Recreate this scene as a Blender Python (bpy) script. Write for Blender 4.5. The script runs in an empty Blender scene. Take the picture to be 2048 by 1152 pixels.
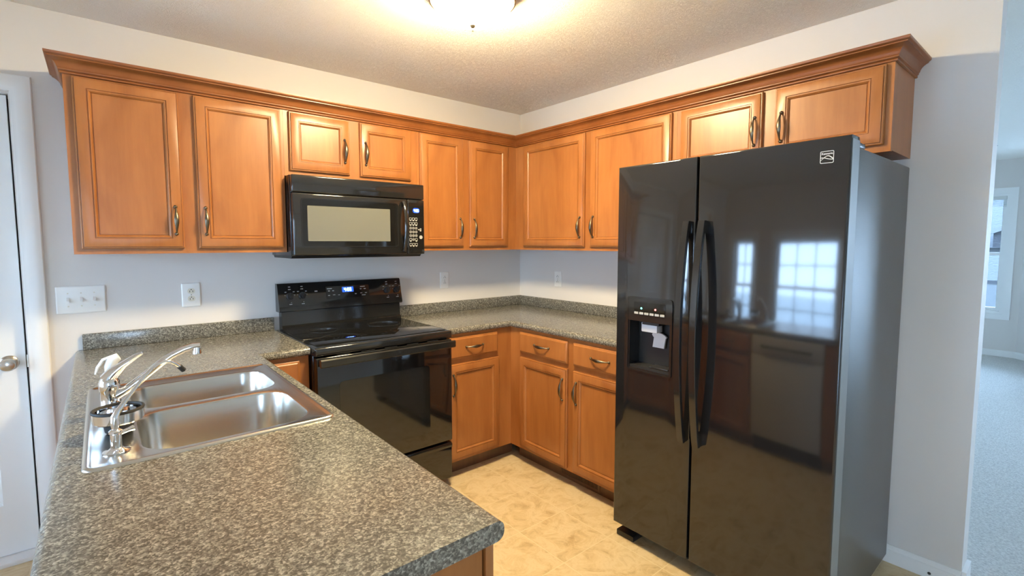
import bpy, bmesh, math, random
from mathutils import Vector, Matrix
random.seed(7)
S = bpy.context.scene
COL = S.collection
PI = math.pi

# ------------------------------------------------------------------ camera
CAM = Vector((-2.6215, -3.0133, 1.4092)); YAW, PITCH = 0.8715, -0.0763
cd = bpy.data.cameras.new('camera'); cam = bpy.data.objects.new('camera', cd); COL.objects.link(cam)
cd.sensor_width = 36.0; cd.sensor_fit = 'HORIZONTAL'
cd.lens = 980.99 / 2048 * 36.0
cd.shift_y = -14.6 / 2048
cd.clip_start = 0.02
cam.location = CAM
fwd = Vector((math.cos(YAW) * math.cos(PITCH), math.sin(YAW) * math.cos(PITCH), math.sin(PITCH)))
cam.rotation_euler = fwd.to_track_quat('-Z', 'Y').to_euler()
S.camera = cam

# ------------------------------------------------------------------ world, exposure
S.view_settings.view_transform = 'Standard'
S.view_settings.look = 'None'
S.view_settings.gamma = 1.0
S.view_settings.use_curve_mapping = False
S.view_settings.exposure = 2.18
S.cycles.diffuse_bounces = 8
S.cycles.max_bounces = 14
LAMP_POWER = 57.0
SKY_POWER = 6.3
world = bpy.data.worlds.new('overcast_sky'); S.world = world; world.use_nodes = True
wn = world.node_tree.nodes; wn.clear(); wl = world.node_tree.links
wo = wn.new('ShaderNodeOutputWorld'); wb = wn.new('ShaderNodeBackground')
wtc = wn.new('ShaderNodeTexCoord'); wsep = wn.new('ShaderNodeSeparateXYZ'); wr = wn.new('ShaderNodeValToRGB')
wl.new(wtc.outputs['Generated'], wsep.inputs[0]); wl.new(wsep.outputs['Z'], wr.inputs[0])
wr.color_ramp.elements[0].position = 0.0; wr.color_ramp.elements[0].color = (0.53, 0.72, 1.0, 1)
wr.color_ramp.elements[1].position = 0.6; wr.color_ramp.elements[1].color = (0.42, 0.64, 1.0, 1)
wl.new(wr.outputs[0], wb.inputs['Color']); wb.inputs['Strength'].default_value = SKY_POWER
wl.new(wb.outputs[0], wo.inputs['Surface'])

# ------------------------------------------------------------------ materials
def mat_new(name):
    m = bpy.data.materials.new(name); m.use_nodes = True
    nt = m.node_tree; b = nt.nodes['Principled BSDF']
    return m, nt, b

def plain(name, col, rough=0.5, metal=0.0, spec=0.5, coat=0.0, emit=None, estr=0.0, bump=None, aniso=0.0):
    m, nt, b = mat_new(name)
    b.inputs['Base Color'].default_value = (*col, 1); b.inputs['Roughness'].default_value = rough
    b.inputs['Metallic'].default_value = metal; b.inputs['Specular IOR Level'].default_value = spec
    b.inputs['Coat Weight'].default_value = coat
    if emit: b.inputs['Emission Color'].default_value = (*emit, 1); b.inputs['Emission Strength'].default_value = estr
    tc = nt.nodes.new('ShaderNodeTexCoord')
    if bump:
        n = nt.nodes.new('ShaderNodeTexNoise'); n.inputs['Scale'].default_value = bump[0]; n.inputs['Detail'].default_value = 2
        bp = nt.nodes.new('ShaderNodeBump'); bp.inputs['Strength'].default_value = bump[1]; bp.inputs['Distance'].default_value = bump[2]
        nt.links.new(tc.outputs['Object'], n.inputs['Vector']); nt.links.new(n.outputs['Fac'], bp.inputs['Height'])
        nt.links.new(bp.outputs['Normal'], b.inputs['Normal'])
    else:
        # faint mottling of the roughness so that every surface is procedural
        n = nt.nodes.new('ShaderNodeTexNoise'); n.inputs['Scale'].default_value = 9.0
        mr = nt.nodes.new('ShaderNodeMapRange'); mr.inputs['To Min'].default_value = max(0.02, rough * 0.9); mr.inputs['To Max'].default_value = rough * 1.1
        nt.links.new(tc.outputs['Object'], n.inputs['Vector']); nt.links.new(n.outputs['Fac'], mr.inputs['Value'])
        nt.links.new(mr.outputs[0], b.inputs['Roughness'])
    return m

def ramp(nt, stops, interp='LINEAR'):
    r = nt.nodes.new('ShaderNodeValToRGB'); cr = r.color_ramp; cr.interpolation = interp
    while len(cr.elements) < len(stops): cr.elements.new(0.5)
    for e, (p, c) in zip(cr.elements, stops): e.position = p; e.color = (*c, 1)
    return r

def mapped(nt, scale, coord='Object'):
    tc = nt.nodes.new('ShaderNodeTexCoord'); mp = nt.nodes.new('ShaderNodeMapping')
    mp.inputs['Scale'].default_value = scale; nt.links.new(tc.outputs[coord], mp.inputs['Vector'])
    return mp

def wood(name, dark, light, grain=(22, 22, 1.6)):
    m, nt, b = mat_new(name); L = nt.links
    mp = mapped(nt, (5, 5, 1.7)); n1 = nt.nodes.new('ShaderNodeTexNoise'); n1.inputs['Scale'].default_value = 1.3; n1.inputs['Detail'].default_value = 5
    n1.inputs['Distortion'].default_value = 0.6
    L.new(mp.outputs[0], n1.inputs['Vector'])
    mp2 = mapped(nt, grain); n2 = nt.nodes.new('ShaderNodeTexNoise'); n2.inputs['Scale'].default_value = 2.5; n2.inputs['Detail'].default_value = 6
    n2.inputs['Roughness'].default_value = 0.65; L.new(mp2.outputs[0], n2.inputs['Vector'])
    mx = nt.nodes.new('ShaderNodeMix'); mx.data_type = 'FLOAT'; mx.inputs[0].default_value = 0.28
    L.new(n1.outputs['Fac'], mx.inputs[2]); L.new(n2.outputs['Fac'], mx.inputs[3])
    r = ramp(nt, [(0.33, dark), (0.5, tuple((a + c) / 2 for a, c in zip(dark, light))), (0.68, light)])
    L.new(mx.outputs[0], r.inputs[0]); L.new(r.outputs[0], b.inputs['Base Color'])
    b.inputs['Roughness'].default_value = 0.36; b.inputs['Coat Weight'].default_value = 0.12; b.inputs['Coat Roughness'].default_value = 0.25
    bp = nt.nodes.new('ShaderNodeBump'); bp.inputs['Strength'].default_value = 0.06; bp.inputs['Distance'].default_value = 0.001
    L.new(n2.outputs['Fac'], bp.inputs['Height']); L.new(bp.outputs['Normal'], b.inputs['Normal'])
    return m

M = {}
M['wood'] = wood('honey_maple', (0.27, 0.092, 0.020), (0.41, 0.158, 0.042))
M['wood_crown'] = wood('honey_maple_moulding', (0.20, 0.060, 0.013), (0.29, 0.098, 0.024), grain=(6, 6, 6))
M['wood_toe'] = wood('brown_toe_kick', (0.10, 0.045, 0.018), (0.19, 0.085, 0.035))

def paint(name, col, rough=0.6, bs=160, bstr=0.08):
    m, nt, b = mat_new(name); L = nt.links
    mp = mapped(nt, (1, 1, 1)); n = nt.nodes.new('ShaderNodeTexNoise'); n.inputs['Scale'].default_value = bs; n.inputs['Detail'].default_value = 3
    L.new(mp.outputs[0], n.inputs['Vector'])
    bp = nt.nodes.new('ShaderNodeBump'); bp.inputs['Strength'].default_value = bstr; bp.inputs['Distance'].default_value = 0.001
    L.new(n.outputs['Fac'], bp.inputs['Height']); L.new(bp.outputs['Normal'], b.inputs['Normal'])
    b.inputs['Base Color'].default_value = (*col, 1); b.inputs['Roughness'].default_value = rough; b.inputs['Specular IOR Level'].default_value = 0.3
    return m
M['wall'] = paint('greige_wall_paint', (0.68, 0.655, 0.625))
M['trim'] = paint('white_trim_paint', (0.80, 0.81, 0.80), 0.4, 40, 0.03)

def ceiling_mat():
    m, nt, b = mat_new('knockdown_ceiling'); L = nt.links
    mp = mapped(nt, (1, 1, 1))
    n0 = nt.nodes.new('ShaderNodeTexNoise'); n0.inputs['Scale'].default_value = 30; n0.inputs['Detail'].default_value = 2
    L.new(mp.outputs[0], n0.inputs['Vector'])
    mxv = nt.nodes.new('ShaderNodeMix'); mxv.data_type = 'RGBA'; mxv.blend_type = 'LINEAR_LIGHT'; mxv.inputs[0].default_value = 0.035
    L.new(mp.outputs[0], mxv.inputs[6]); L.new(n0.outputs['Color'], mxv.inputs[7])
    n1 = nt.nodes.new('ShaderNodeTexNoise'); n1.inputs['Scale'].default_value = 58; n1.inputs['Detail'].default_value = 3; n1.inputs['Distortion'].default_value = 1.6
    L.new(mxv.outputs[2], n1.inputs['Vector'])
    r = ramp(nt, [(0.40, (0, 0, 0)), (0.50, (1, 1, 1)), (0.60, (0.1, 0.1, 0.1))]); L.new(n1.outputs['Fac'], r.inputs[0])
    n2 = nt.nodes.new('ShaderNodeTexNoise'); n2.inputs['Scale'].default_value = 140; L.new(mp.outputs[0], n2.inputs['Vector'])
    ad = nt.nodes.new('ShaderNodeMath'); ad.operation = 'MULTIPLY_ADD'; ad.inputs[1].default_value = 0.35
    L.new(n2.outputs['Fac'], ad.inputs[0]); L.new(r.outputs[0], ad.inputs[2])
    bp = nt.nodes.new('ShaderNodeBump'); bp.inputs['Strength'].default_value = 0.65; bp.inputs['Distance'].default_value = 0.0032
    L.new(ad.outputs[0], bp.inputs['Height']); L.new(bp.outputs['Normal'], b.inputs['Normal'])
    b.inputs['Base Color'].default_value = (0.90, 0.87, 0.80, 1); b.inputs['Roughness'].default_value = 0.75; b.inputs['Specular IOR Level'].default_value = 0.25
    return m
M['ceiling'] = ceiling_mat()

def vinyl_mat():
    m, nt, b = mat_new('beige_tile_floor'); L = nt.links
    tc = nt.nodes.new('ShaderNodeTexCoord'); mp = nt.nodes.new('ShaderNodeMapping'); L.new(tc.outputs['Object'], mp.inputs['Vector'])
    mp.inputs['Location'].default_value = (1.085, 1.33, 0)
    br = nt.nodes.new('ShaderNodeTexBrick'); br.offset = 0.0; br.inputs['Scale'].default_value = 1.0
    br.inputs['Brick Width'].default_value = 0.30; br.inputs['Row Height'].default_value = 0.30
    br.inputs['Mortar Size'].default_value = 0.0019; br.inputs['Mortar Smooth'].default_value = 0.4; br.inputs['Bias'].default_value = 0.0
    br.inputs['Color1'].default_value = (0, 0, 0, 1); br.inputs['Color2'].default_value = (1, 1, 1, 1); br.inputs['Mortar'].default_value = (0.5, 0.5, 0.5, 1)
    L.new(mp.outputs[0], br.inputs['Vector'])
    # every tile shifts the marbling so that tiles differ
    sc = nt.nodes.new('ShaderNodeVectorMath'); sc.operation = 'MULTIPLY_ADD'; sc.inputs[1].default_value = (3, 7, 5)
    L.new(br.outputs['Color'], sc.inputs[0]); L.new(tc.outputs['Object'], sc.inputs[2])
    n1 = nt.nodes.new('ShaderNodeTexNoise'); n1.inputs['Scale'].default_value = 11; n1.inputs['Detail'].default_value = 8; n1.inputs['Roughness'].default_value = 0.68; n1.inputs['Distortion'].default_value = 0.7
    L.new(sc.outputs[0], n1.inputs['Vector'])
    r = ramp(nt, [(0.30, (0.43, 0.30, 0.15)), (0.44, (0.60, 0.455, 0.25)), (0.56, (0.68, 0.545, 0.335)), (0.70, (0.55, 0.41, 0.22))])
    L.new(n1.outputs['Fac'], r.inputs[0])
    mx = nt.nodes.new('ShaderNodeMix'); mx.data_type = 'RGBA'; L.new(br.outputs['Fac'], mx.inputs[0]); L.new(r.outputs[0], mx.inputs[6]); mx.inputs[7].default_value = (0.72, 0.61, 0.40, 1)
    L.new(mx.outputs[2], b.inputs['Base Color']); b.inputs['Roughness'].default_value = 0.42
    bp = nt.nodes.new('ShaderNodeBump'); bp.inputs['Strength'].default_value = 0.15; bp.inputs['Distance'].default_value = 0.001
    L.new(n1.outputs['Fac'], bp.inputs['Height']); L.new(bp.outputs['Normal'], b.inputs['Normal'])
    return m
M['vinyl'] = vinyl_mat()

def carpet_mat():
    m, nt, b = mat_new('pale_carpet'); L = nt.links
    mp = mapped(nt, (1, 1, 1)); n = nt.nodes.new('ShaderNodeTexNoise'); n.inputs['Scale'].default_value = 95; n.inputs['Detail'].default_value = 4; n.inputs['Roughness'].default_value = 0.7
    L.new(mp.outputs[0], n.inputs['Vector'])
    n3 = nt.nodes.new('ShaderNodeTexNoise'); n3.inputs['Scale'].default_value = 3; L.new(mp.outputs[0], n3.inputs['Vector'])
    r = ramp(nt, [(0.30, (0.55, 0.54, 0.50)), (0.60, (0.86, 0.85, 0.80))]); L.new(n.outputs['Fac'], r.inputs[0]); L.new(r.outputs[0], b.inputs['Base Color'])
    ad = nt.nodes.new('ShaderNodeMath'); ad.operation = 'ADD'; L.new(n.outputs['Fac'], ad.inputs[0]); L.new(n3.outputs['Fac'], ad.inputs[1])
    bp = nt.nodes.new('ShaderNodeBump'); bp.inputs['Strength'].default_value = 1.0; bp.inputs['Distance'].default_value = 0.02
    L.new(ad.outputs[0], bp.inputs['Height']); L.new(bp.outputs['Normal'], b.inputs['Normal'])
    b.inputs['Roughness'].default_value = 0.95; b.inputs['Sheen Weight'].default_value = 0.3; b.inputs['Specular IOR Level'].default_value = 0.1
    return m
M['carpet'] = carpet_mat()

def counter_mat():
    m, nt, b = mat_new('speckled_laminate'); L = nt.links
    mp = mapped(nt, (1, 1, 1))
    nd = nt.nodes.new('ShaderNodeTexNoise'); nd.inputs['Scale'].default_value = 120; nd.inputs['Detail'].default_value = 2; L.new(mp.outputs[0], nd.inputs['Vector'])
    mxv = nt.nodes.new('ShaderNodeMix'); mxv.data_type = 'RGBA'; mxv.blend_type = 'LINEAR_LIGHT'; mxv.inputs[0].default_value = 0.004
    L.new(mp.outputs[0], mxv.inputs[6]); L.new(nd.outputs['Color'], mxv.inputs[7])
    v = nt.nodes.new('ShaderNodeTexVoronoi'); v.feature = 'SMOOTH_F1'; v.inputs['Smoothness'].default_value = 0.35; v.inputs['Scale'].default_value = 285; L.new(mxv.outputs[2], v.inputs['Vector'])
    sp = nt.nodes.new('ShaderNodeSeparateColor'); L.new(v.outputs['Color'], sp.inputs[0])
    n = nt.nodes.new('ShaderNodeTexNoise'); n.inputs['Scale'].default_value = 120; n.inputs['Detail'].default_value = 3; L.new(mp.outputs[0], n.inputs['Vector'])
    mx = nt.nodes.new('ShaderNodeMix'); mx.data_type = 'FLOAT'; mx.inputs[0].default_value = 0.60
    L.new(sp.outputs[0], mx.inputs[2]); L.new(n.outputs['Fac'], mx.inputs[3])
    r = ramp(nt, [(0.0, (0.050, 0.048, 0.042)), (0.34, (0.080, 0.076, 0.065)), (0.44, (0.118, 0.112, 0.094)), (0.54, (0.175, 0.167, 0.140)), (0.64, (0.26, 0.25, 0.21)), (0.74, (0.37, 0.355, 0.305))])
    L.new(mx.outputs[0], r.inputs[0]); L.new(r.outputs[0], b.inputs['Base Color'])
    b.inputs['Roughness'].default_value = 0.21; b.inputs['IOR'].default_value = 1.58
    bp = nt.nodes.new('ShaderNodeBump'); bp.inputs['Strength'].default_value = 0.08; bp.inputs['Distance'].default_value = 0.0006
    L.new(n.outputs['Fac'], bp.inputs['Height']); L.new(bp.outputs['Normal'], b.inputs['Normal'])
    return m
M['counter'] = counter_mat()

def gloss_black(name, col, rough, warp):
    m, nt, b = mat_new(name); L = nt.links
    b.inputs['Base Color'].default_value = (*col, 1); b.inputs['Roughness'].default_value = rough; b.inputs['Specular IOR Level'].default_value = 0.5; b.inputs['IOR'].default_value = 1.68
    mp = mapped(nt, (1, 1, 1)); n = nt.nodes.new('ShaderNodeTexNoise'); n.inputs['Scale'].default_value = 3.0; n.inputs['Detail'].default_value = 0
    L.new(mp.outputs[0], n.inputs['Vector'])
    bp = nt.nodes.new('ShaderNodeBump'); bp.inputs['Strength'].default_value = warp; bp.inputs['Distance'].default_value = 0.01
    L.new(n.outputs['Fac'], bp.inputs['Height']); L.new(bp.outputs['Normal'], b.inputs['Normal'])
    return m
M['fridge_gloss'] = gloss_black('black_gloss_door', (0.012, 0.012, 0.013), 0.065, 0.12)
M['range_gloss'] = gloss_black('black_oven_glass', (0.010, 0.010, 0.010), 0.06, 0.02)
M['black'] = plain('black_enamel', (0.012, 0.012, 0.012), 0.10, spec=0.8)
M['black_plastic'] = plain('black_plastic', (0.018, 0.018, 0.018), 0.32)
M['cooktop'] = plain('black_cooktop_glass', (0.008, 0.008, 0.008), 0.05, spec=0.6)
M['dark'] = plain('matte_dark', (0.012, 0.011, 0.010), 0.8)
M['burner'] = plain('grey_burner_print', (0.035, 0.035, 0.035), 0.2)
M['fridge_side'] = plain('textured_charcoal_steel', (0.075, 0.073, 0.070), 0.28, spec=0.7, bump=(420, 0.8, 0.0012))
M['gasket'] = plain('grey_gasket', (0.17, 0.165, 0.15), 0.5)
M['mw_window'] = plain('grey_screened_glass', (0.15, 0.15, 0.125), 0.16, spec=0.6)
M['steel'] = plain('brushed_stainless', (0.63, 0.61, 0.56), 0.24, metal=1.0)
M['dishwasher'] = plain('pale_grey_enamel', (0.60, 0.57, 0.50), 0.4)
M['chrome'] = plain('chrome', (0.82, 0.83, 0.85), 0.07, metal=1.0)
M['nickel'] = plain('brushed_nickel', (0.55, 0.50, 0.44), 0.25, metal=1.0)
M['bronze'] = plain('antique_pewter', (0.17, 0.142, 0.10), 0.34, metal=1.0)
M['rubber'] = plain('black_rubber', (0.02, 0.02, 0.02), 0.6)
M['plate'] = plain('white_switch_plate', (0.80, 0.80, 0.77), 0.35)
M['slot'] = plain('dark_socket_slot', (0.03, 0.03, 0.03), 0.7)
M['grey_plastic'] = plain('light_grey_plastic', (0.55, 0.57, 0.62), 0.4)
M['print'] = plain('light_grey_print', (0.34, 0.34, 0.33), 0.5)
M['silver'] = plain('silver_emblem', (0.55, 0.55, 0.55), 0.35)
M['led_blue'] = plain('blue_digit', (0.02, 0.05, 0.2), 0.5, emit=(0.30, 0.55, 1.0), estr=4.0)
M['led_glow'] = plain('blue_display_glass', (0.01, 0.02, 0.08), 0.2, emit=(0.01, 0.06, 0.6), estr=0.7)
M['led_green'] = plain('green_lamp', (0.02, 0.2, 0.2), 0.4, emit=(0.1, 0.9, 0.8), estr=2.0)
M['led_red'] = plain('red_lamp', (0.3, 0.02, 0.02), 0.4, emit=(1.0, 0.12, 0.1), estr=2.0)
M['siding'] = plain('darkened_siding', (0.04, 0.043, 0.045), 0.6)  # white boards coloured near black to offset the strong daylight outside
M['shingle'] = plain('darkened_shingle', (0.010, 0.011, 0.0135), 0.9, bump=(14, 0.6, 0.03))  # roof grey darkened so the outdoor light does not wash it out
M['bounce_ground'] = plain('pale_bounce_concrete', (0.62, 0.62, 0.60), 0.9, bump=(20, 0.3, 0.02))  # concrete lightened to reflect more daylight into the rooms
M['fan'] = plain('dark_fan_blade', (0.05, 0.045, 0.05), 0.4)
M['blind'] = plain('white_blind', (0.6, 0.62, 0.6), 0.5)

def glass_mat():
    m = bpy.data.materials.new('window_glass'); m.use_nodes = True; nt = m.node_tree; nt.nodes.clear(); L = nt.links
    o = nt.nodes.new('ShaderNodeOutputMaterial'); t = nt.nodes.new('ShaderNodeBsdfTransparent'); g = nt.nodes.new('ShaderNodeBsdfGlossy'); g.inputs['Roughness'].default_value = 0.02
    f = nt.nodes.new('ShaderNodeFresnel'); f.inputs['IOR'].default_value = 1.45; mx = nt.nodes.new('ShaderNodeMixShader')
    t.inputs['Color'].default_value = (0.93, 0.96, 0.96, 1)
    L.new(f.outputs[0], mx.inputs[0]); L.new(t.outputs[0], mx.inputs[1]); L.new(g.outputs[0], mx.inputs[2]); L.new(mx.outputs[0], o.inputs['Surface'])
    return m
M['glass'] = glass_mat()
M['lamp_glass'] = plain('frosted_lamp_glass', (0.9, 0.86, 0.78), 0.4, emit=(1.0, 0.80, 0.47), estr=LAMP_POWER)

# ------------------------------------------------------------------ helpers
ORG = {}
def finish(bm, sharp=35):
    bmesh.ops.recalc_face_normals(bm, faces=bm.faces)
    for f in bm.faces: f.smooth = True
    lim = math.radians(sharp)
    for e in bm.edges:
        if len(e.link_faces) != 2 or e.calc_face_angle(0) > lim: e.smooth = False

def obj(name, bm, m, parent=None, sharp=35, recalc=True):
    if recalc: finish(bm, sharp)
    xs = [v.co.x for v in bm.verts]; ys = [v.co.y for v in bm.verts]; zs = [v.co.z for v in bm.verts]
    o0 = Vector(((min(xs) + max(xs)) / 2, (min(ys) + max(ys)) / 2, min(zs)))
    bmesh.ops.translate(bm, verts=bm.verts, vec=-o0)
    me = bpy.data.meshes.new(name); bm.to_mesh(me); bm.free()
    for mm in (m if isinstance(m, (list, tuple)) else [m]): me.materials.append(M[mm])
    o = bpy.data.objects.new(name, me); COL.objects.link(o)
    ORG[o.name] = o0
    if parent is not None:
        o.parent = parent; o.location = o0 - ORG[parent.name]
    else: o.location = o0
    return o

def tag(o, label=None, cat=None, group=None, kind=None):
    if label: o['label'] = label
    if cat: o['category'] = cat
    if group: o['group'] = group
    if kind: o['kind'] = kind
    return o

def thing(name, label, cat, loc, group=None):
    o = bpy.data.objects.new(name, None); COL.objects.link(o); o.location = loc; o.empty_display_size = 0.05
    ORG[o.name] = Vector(loc)
    return tag(o, label, cat, group)

def struct(name, bm, m, parent=None, label=None):
    o = obj(name, bm, m, parent)
    if parent is None: o['kind'] = 'structure'
    if label: o['label'] = label
    return o

def box(bm, x0, x1, y0, y1, z0, z1, bev=0.0, seg=2):
    x0, x1 = min(x0, x1), max(x0, x1); y0, y1 = min(y0, y1), max(y0, y1); z0, z1 = min(z0, z1), max(z0, z1)
    c = [bm.verts.new((x, y, z)) for z in (z0, z1) for y in (y0, y1) for x in (x0, x1)]
    fs = [(0, 2, 3, 1), (4, 5, 7, 6), (0, 1, 5, 4), (2, 6, 7, 3), (0, 4, 6, 2), (1, 3, 7, 5)]
    faces = [bm.faces.new([c[i] for i in f]) for f in fs]
    if bev > 0:
        es = list({e for f in faces for e in f.edges})
        bmesh.ops.bevel(bm, geom=es, offset=bev, segments=seg, profile=0.5, affect='EDGES', clamp_overlap=True)
    return bm

def B(x0, x1, y0, y1, z0, z1, bev=0.0, seg=2): return box(bmesh.new(), x0, x1, y0, y1, z0, z1, bev, seg)

def loft(bm, loops, cap0=True, cap1=True, closed=True):
    vs = [[bm.verts.new(p) for p in l] for l in loops]
    n = len(vs[0])
    for a, b in zip(vs, vs[1:]):
        for i in range(n if closed else n - 1):
            j = (i + 1) % n
            bm.faces.new((a[i], a[j], b[j], b[i]))
    if cap0: bm.faces.new(vs[0][::-1])
    if cap1: bm.faces.new(vs[-1])
    return vs

def tube(bm, pts, rad, n=12, flat=1.0, side=None):
    """round or elliptical bar along pts; rad a number or a list; flat squeezes the section across 'side'"""
    pts = [Vector(p) for p in pts]; k = len(pts)
    rads = rad if isinstance(rad, (list, tuple)) else [rad] * k
    flats = flat if isinstance(flat, (list, tuple)) else [flat] * k
    t0 = (pts[1] - pts[0]).normalized()
    ref = Vector(side) if side is not None else (Vector((0, 0, 1)) if abs(t0.z) < 0.9 else Vector((1, 0, 0)))
    loops = []
    for i in range(k):
        t = ((pts[min(i + 1, k - 1)] - pts[max(i - 1, 0)])).normalized()
        u = (ref - t * ref.dot(t)).normalized(); w = t.cross(u)
        if side is None: ref = u
        loops.append([pts[i] + u * (rads[i] * math.cos(2 * PI * q / n)) + w * (rads[i] * flats[i] * math.sin(2 * PI * q / n)) for q in range(n)])
    loft(bm, loops)
    return bm

def lathe(bm, prof, center, axis=(0, 0, 1), n=32):
    """prof: list of (radius, height) along the axis from center"""
    c = Vector(center); a = Vector(axis).normalized()
    u = a.orthogonal().normalized(); w = a.cross(u)
    loops = [[c + a * h + (u * math.cos(2 * PI * q / n) + w * math.sin(2 * PI * q / n)) * max(r, 1e-4) for q in range(n)] for r, h in prof]
    loft(bm, loops)
    return bm

def cells(us, vs, filled, w0, w1, fn):
    """plate made of a grid of cells, some left out; fn maps (u,v,w) to a point"""
    bm = bmesh.new(); V = {}
    def v(i, j, k):
        key = (i, j, k)
        if key not in V: V[key] = bm.verts.new(fn(us[i], vs[j], (w0, w1)[k]))
        return V[key]
    F = {(i, j) for i in range(len(us) - 1) for j in range(len(vs) - 1) if filled((us[i] + us[i + 1]) / 2, (vs[j] + vs[j + 1]) / 2)}
    for i, j in F:
        for k in (0, 1): bm.faces.new([v(i, j, k), v(i + 1, j, k), v(i + 1, j + 1, k), v(i, j + 1, k)])
        for (di, dj), (a, b) in (((-1, 0), ((i, j), (i, j + 1))), ((1, 0), ((i + 1, j), (i + 1, j + 1))), ((0, -1), ((i, j), (i + 1, j))), ((0, 1), ((i, j + 1), (i + 1, j + 1)))):
            if (i + di, j + dj) not in F: bm.faces.new([v(*a, 0), v(*b, 0), v(*b, 1), v(*a, 1)])
    bmesh.ops.recalc_face_normals(bm, faces=bm.faces)
    return bm

def wall_cells(axis, p0, p1, a0, a1, z0, z1, holes):
    """wall slab: axis 'x' = runs along x between y=p0 and y=p1; holes = (a0,a1,z0,z1)"""
    us = sorted({a0, a1, *[h[0] for h in holes], *[h[1] for h in holes]}); vs = sorted({z0, z1, *[h[2] for h in holes], *[h[3] for h in holes]})
    f = lambda u, v: not any(h[0] < u < h[1] and h[2] < v < h[3] for h in holes)
    fn = (lambda u, v, w: (u, w, v)) if axis == 'x' else (lambda u, v, w: (w, u, v))
    return cells(us, vs, f, p0, p1, fn)

def frame(face, pos):
    """local frame for a face looking along -y or -x: returns point(u along the wall, out from pos, z)"""
    if face == '-y': return lambda u, out, z: Vector((u, pos - out, z))
    if face == '-x': return lambda u, out, z: Vector((pos - out, u, z))
    if face == '+x': return lambda u, out, z: Vector((pos + out, u, z))

def rect(P, u0, u1, z0, z1, out): return [P(u0, out, z0), P(u1, out, z0), P(u1, out, z1), P(u0, out, z1)]

def panel_door(P, u0, u1, z0, z1, fw=0.056, th=0.020):
    """cabinet door: rounded outer edge, mitred frame, stepped bead, flat recessed panel"""
    bm = bmesh.new()
    prof = [(0, 0), (0, th - 0.008), (0.0030, th - 0.0045), (0.0055, th - 0.0045), (0.0060, th - 0.0060), (0.0076, th - 0.0060), (0.0082, th - 0.0008), (0.0095, th), (fw - 0.012, th), (fw - 0.0112, th - 0.0040), (fw - 0.0090, th - 0.0040), (fw - 0.0082, th - 0.0012), (fw - 0.005, th - 0.0014), (fw - 0.002, th - 0.0040), (fw + 0.0015, th - 0.0085), (fw + 0.0022, th - 0.0122), (fw + 0.0042, th - 0.0122), (fw + 0.005, th - 0.0100), (fw + 0.007, th - 0.0100)]
    loft(bm, [rect(P, u0 + i, u1 - i, z0 + i, z1 - i, d) for i, d in prof])
    return bm

def slab_front(P, u0, u1, z0, z1, th=0.020):
    bm = bmesh.new()
    prof = [(0, 0), (0, th - 0.008), (0.0035, th - 0.005), (0.007, th - 0.0045), (0.0115, th), (0.0125, th)]
    loft(bm, [rect(P, u0 + i, u1 - i, z0 + i, z1 - i, d) for i, d in prof])
    return bm

def pull(P, u, z, parent, vertical=True, base=0.020, half=0.0665):
    """leaf shaped bow pull with round feet"""
    def Q(s, side, out): return P(u + side, base + out, z + s) if vertical else P(u + s, base + out, z + side)
    bm = bmesh.new(); N = 18; pts = []; rs = []; fl = []
    for k in range(N + 1):
        s = -half + 0.008 + (2 * half - 0.016) * k / N; q = math.cos(PI / 2 * s / (half - 0.008))
        pts.append(Q(s, 0, 0.007 + 0.021 * q ** 0.8 if q > 0 else 0.007)); rs.append(0.0032 + 0.0062 * q * q); fl.append(0.95 - 0.42 * q)
    sd = (Q(0, 1, 0) - Q(0, 0, 0))
    tube(bm, pts, rs, 12, fl, side=sd)
    o_dir = Q(0, 0, 1) - Q(0, 0, 0)
    for s in (-half + 0.0055, half - 0.0055):
        lathe(bm, [(0.0001, 0), (0.0075, 0.0), (0.0078, 0.003), (0.0066, 0.0065), (0.0045, 0.0095), (0.0001, 0.0108)], Q(s, 0, 0), o_dir, 14)
    return obj('handle', bm, 'bronze', parent, 50)

def seg_text(bm, s, P, u, z, h, w, t, out, gap):
    """seven-segment digits laid on a face"""
    SEG = {'0': 'abcdef', '1': 'bc', '2': 'abged', '3': 'abgcd', '4': 'fgbc', '5': 'afgcd', '6': 'afgedc', '7': 'abc', '8': 'abcdefg', '9': 'abcdfg'}
    for ch in s:
        if ch == ':':
            for zz in (0.3, 0.7): loft(bm, [rect(P, u, u + t, z + h * zz - t / 2, z + h * zz + t / 2, o) for o in (out, out + 0.0006)])
            u += t + gap; continue
        R = {'a': (0, w, h - t, h), 'd': (0, w, 0, t), 'g': (0, w, h / 2 - t / 2, h / 2 + t / 2), 'f': (0, t, h / 2, h), 'b': (w - t, w, h / 2, h), 'e': (0, t, 0, h / 2), 'c': (w - t, w, 0, h / 2)}
        for k in SEG[ch]:
            a = R[k]; loft(bm, [rect(P, u + a[0], u + a[1], z + a[2], z + a[3], o) for o in (out, out + 0.0006)])
        u += w + gap
    return bm

def rrect(P, u0, u1, z0, z1, out, r, n=5):
    pts = []
    for cx, cz, a0 in ((u1 - r, z0 + r, -PI / 2), (u1 - r, z1 - r, 0), (u0 + r, z1 - r, PI / 2), (u0 + r, z0 + r, PI)):
        for k in range(n + 1):
            a = a0 + PI / 2 * k / n; pts.append(P(cx + r * math.cos(a), out, cz + r * math.sin(a)))
    return pts

def ring(bm, P, u0, u1, z0, z1, r, w, o0, o1):
    """thin raised outline of a rounded rectangle"""
    A = [rrect(P, u0, u1, z0, z1, o0, r), rrect(P, u0, u1, z0, z1, o1, r), rrect(P, u0 + w, u1 - w, z0 + w, z1 - w, o1, max(r - w, 0.0005)), rrect(P, u0 + w, u1 - w, z0 + w, z1 - w, o0, max(r - w, 0.0005))]
    A.append(A[0]); loft(bm, A, False, False); bmesh.ops.remove_doubles(bm, verts=bm.verts, dist=1e-6)
    return bm

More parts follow.
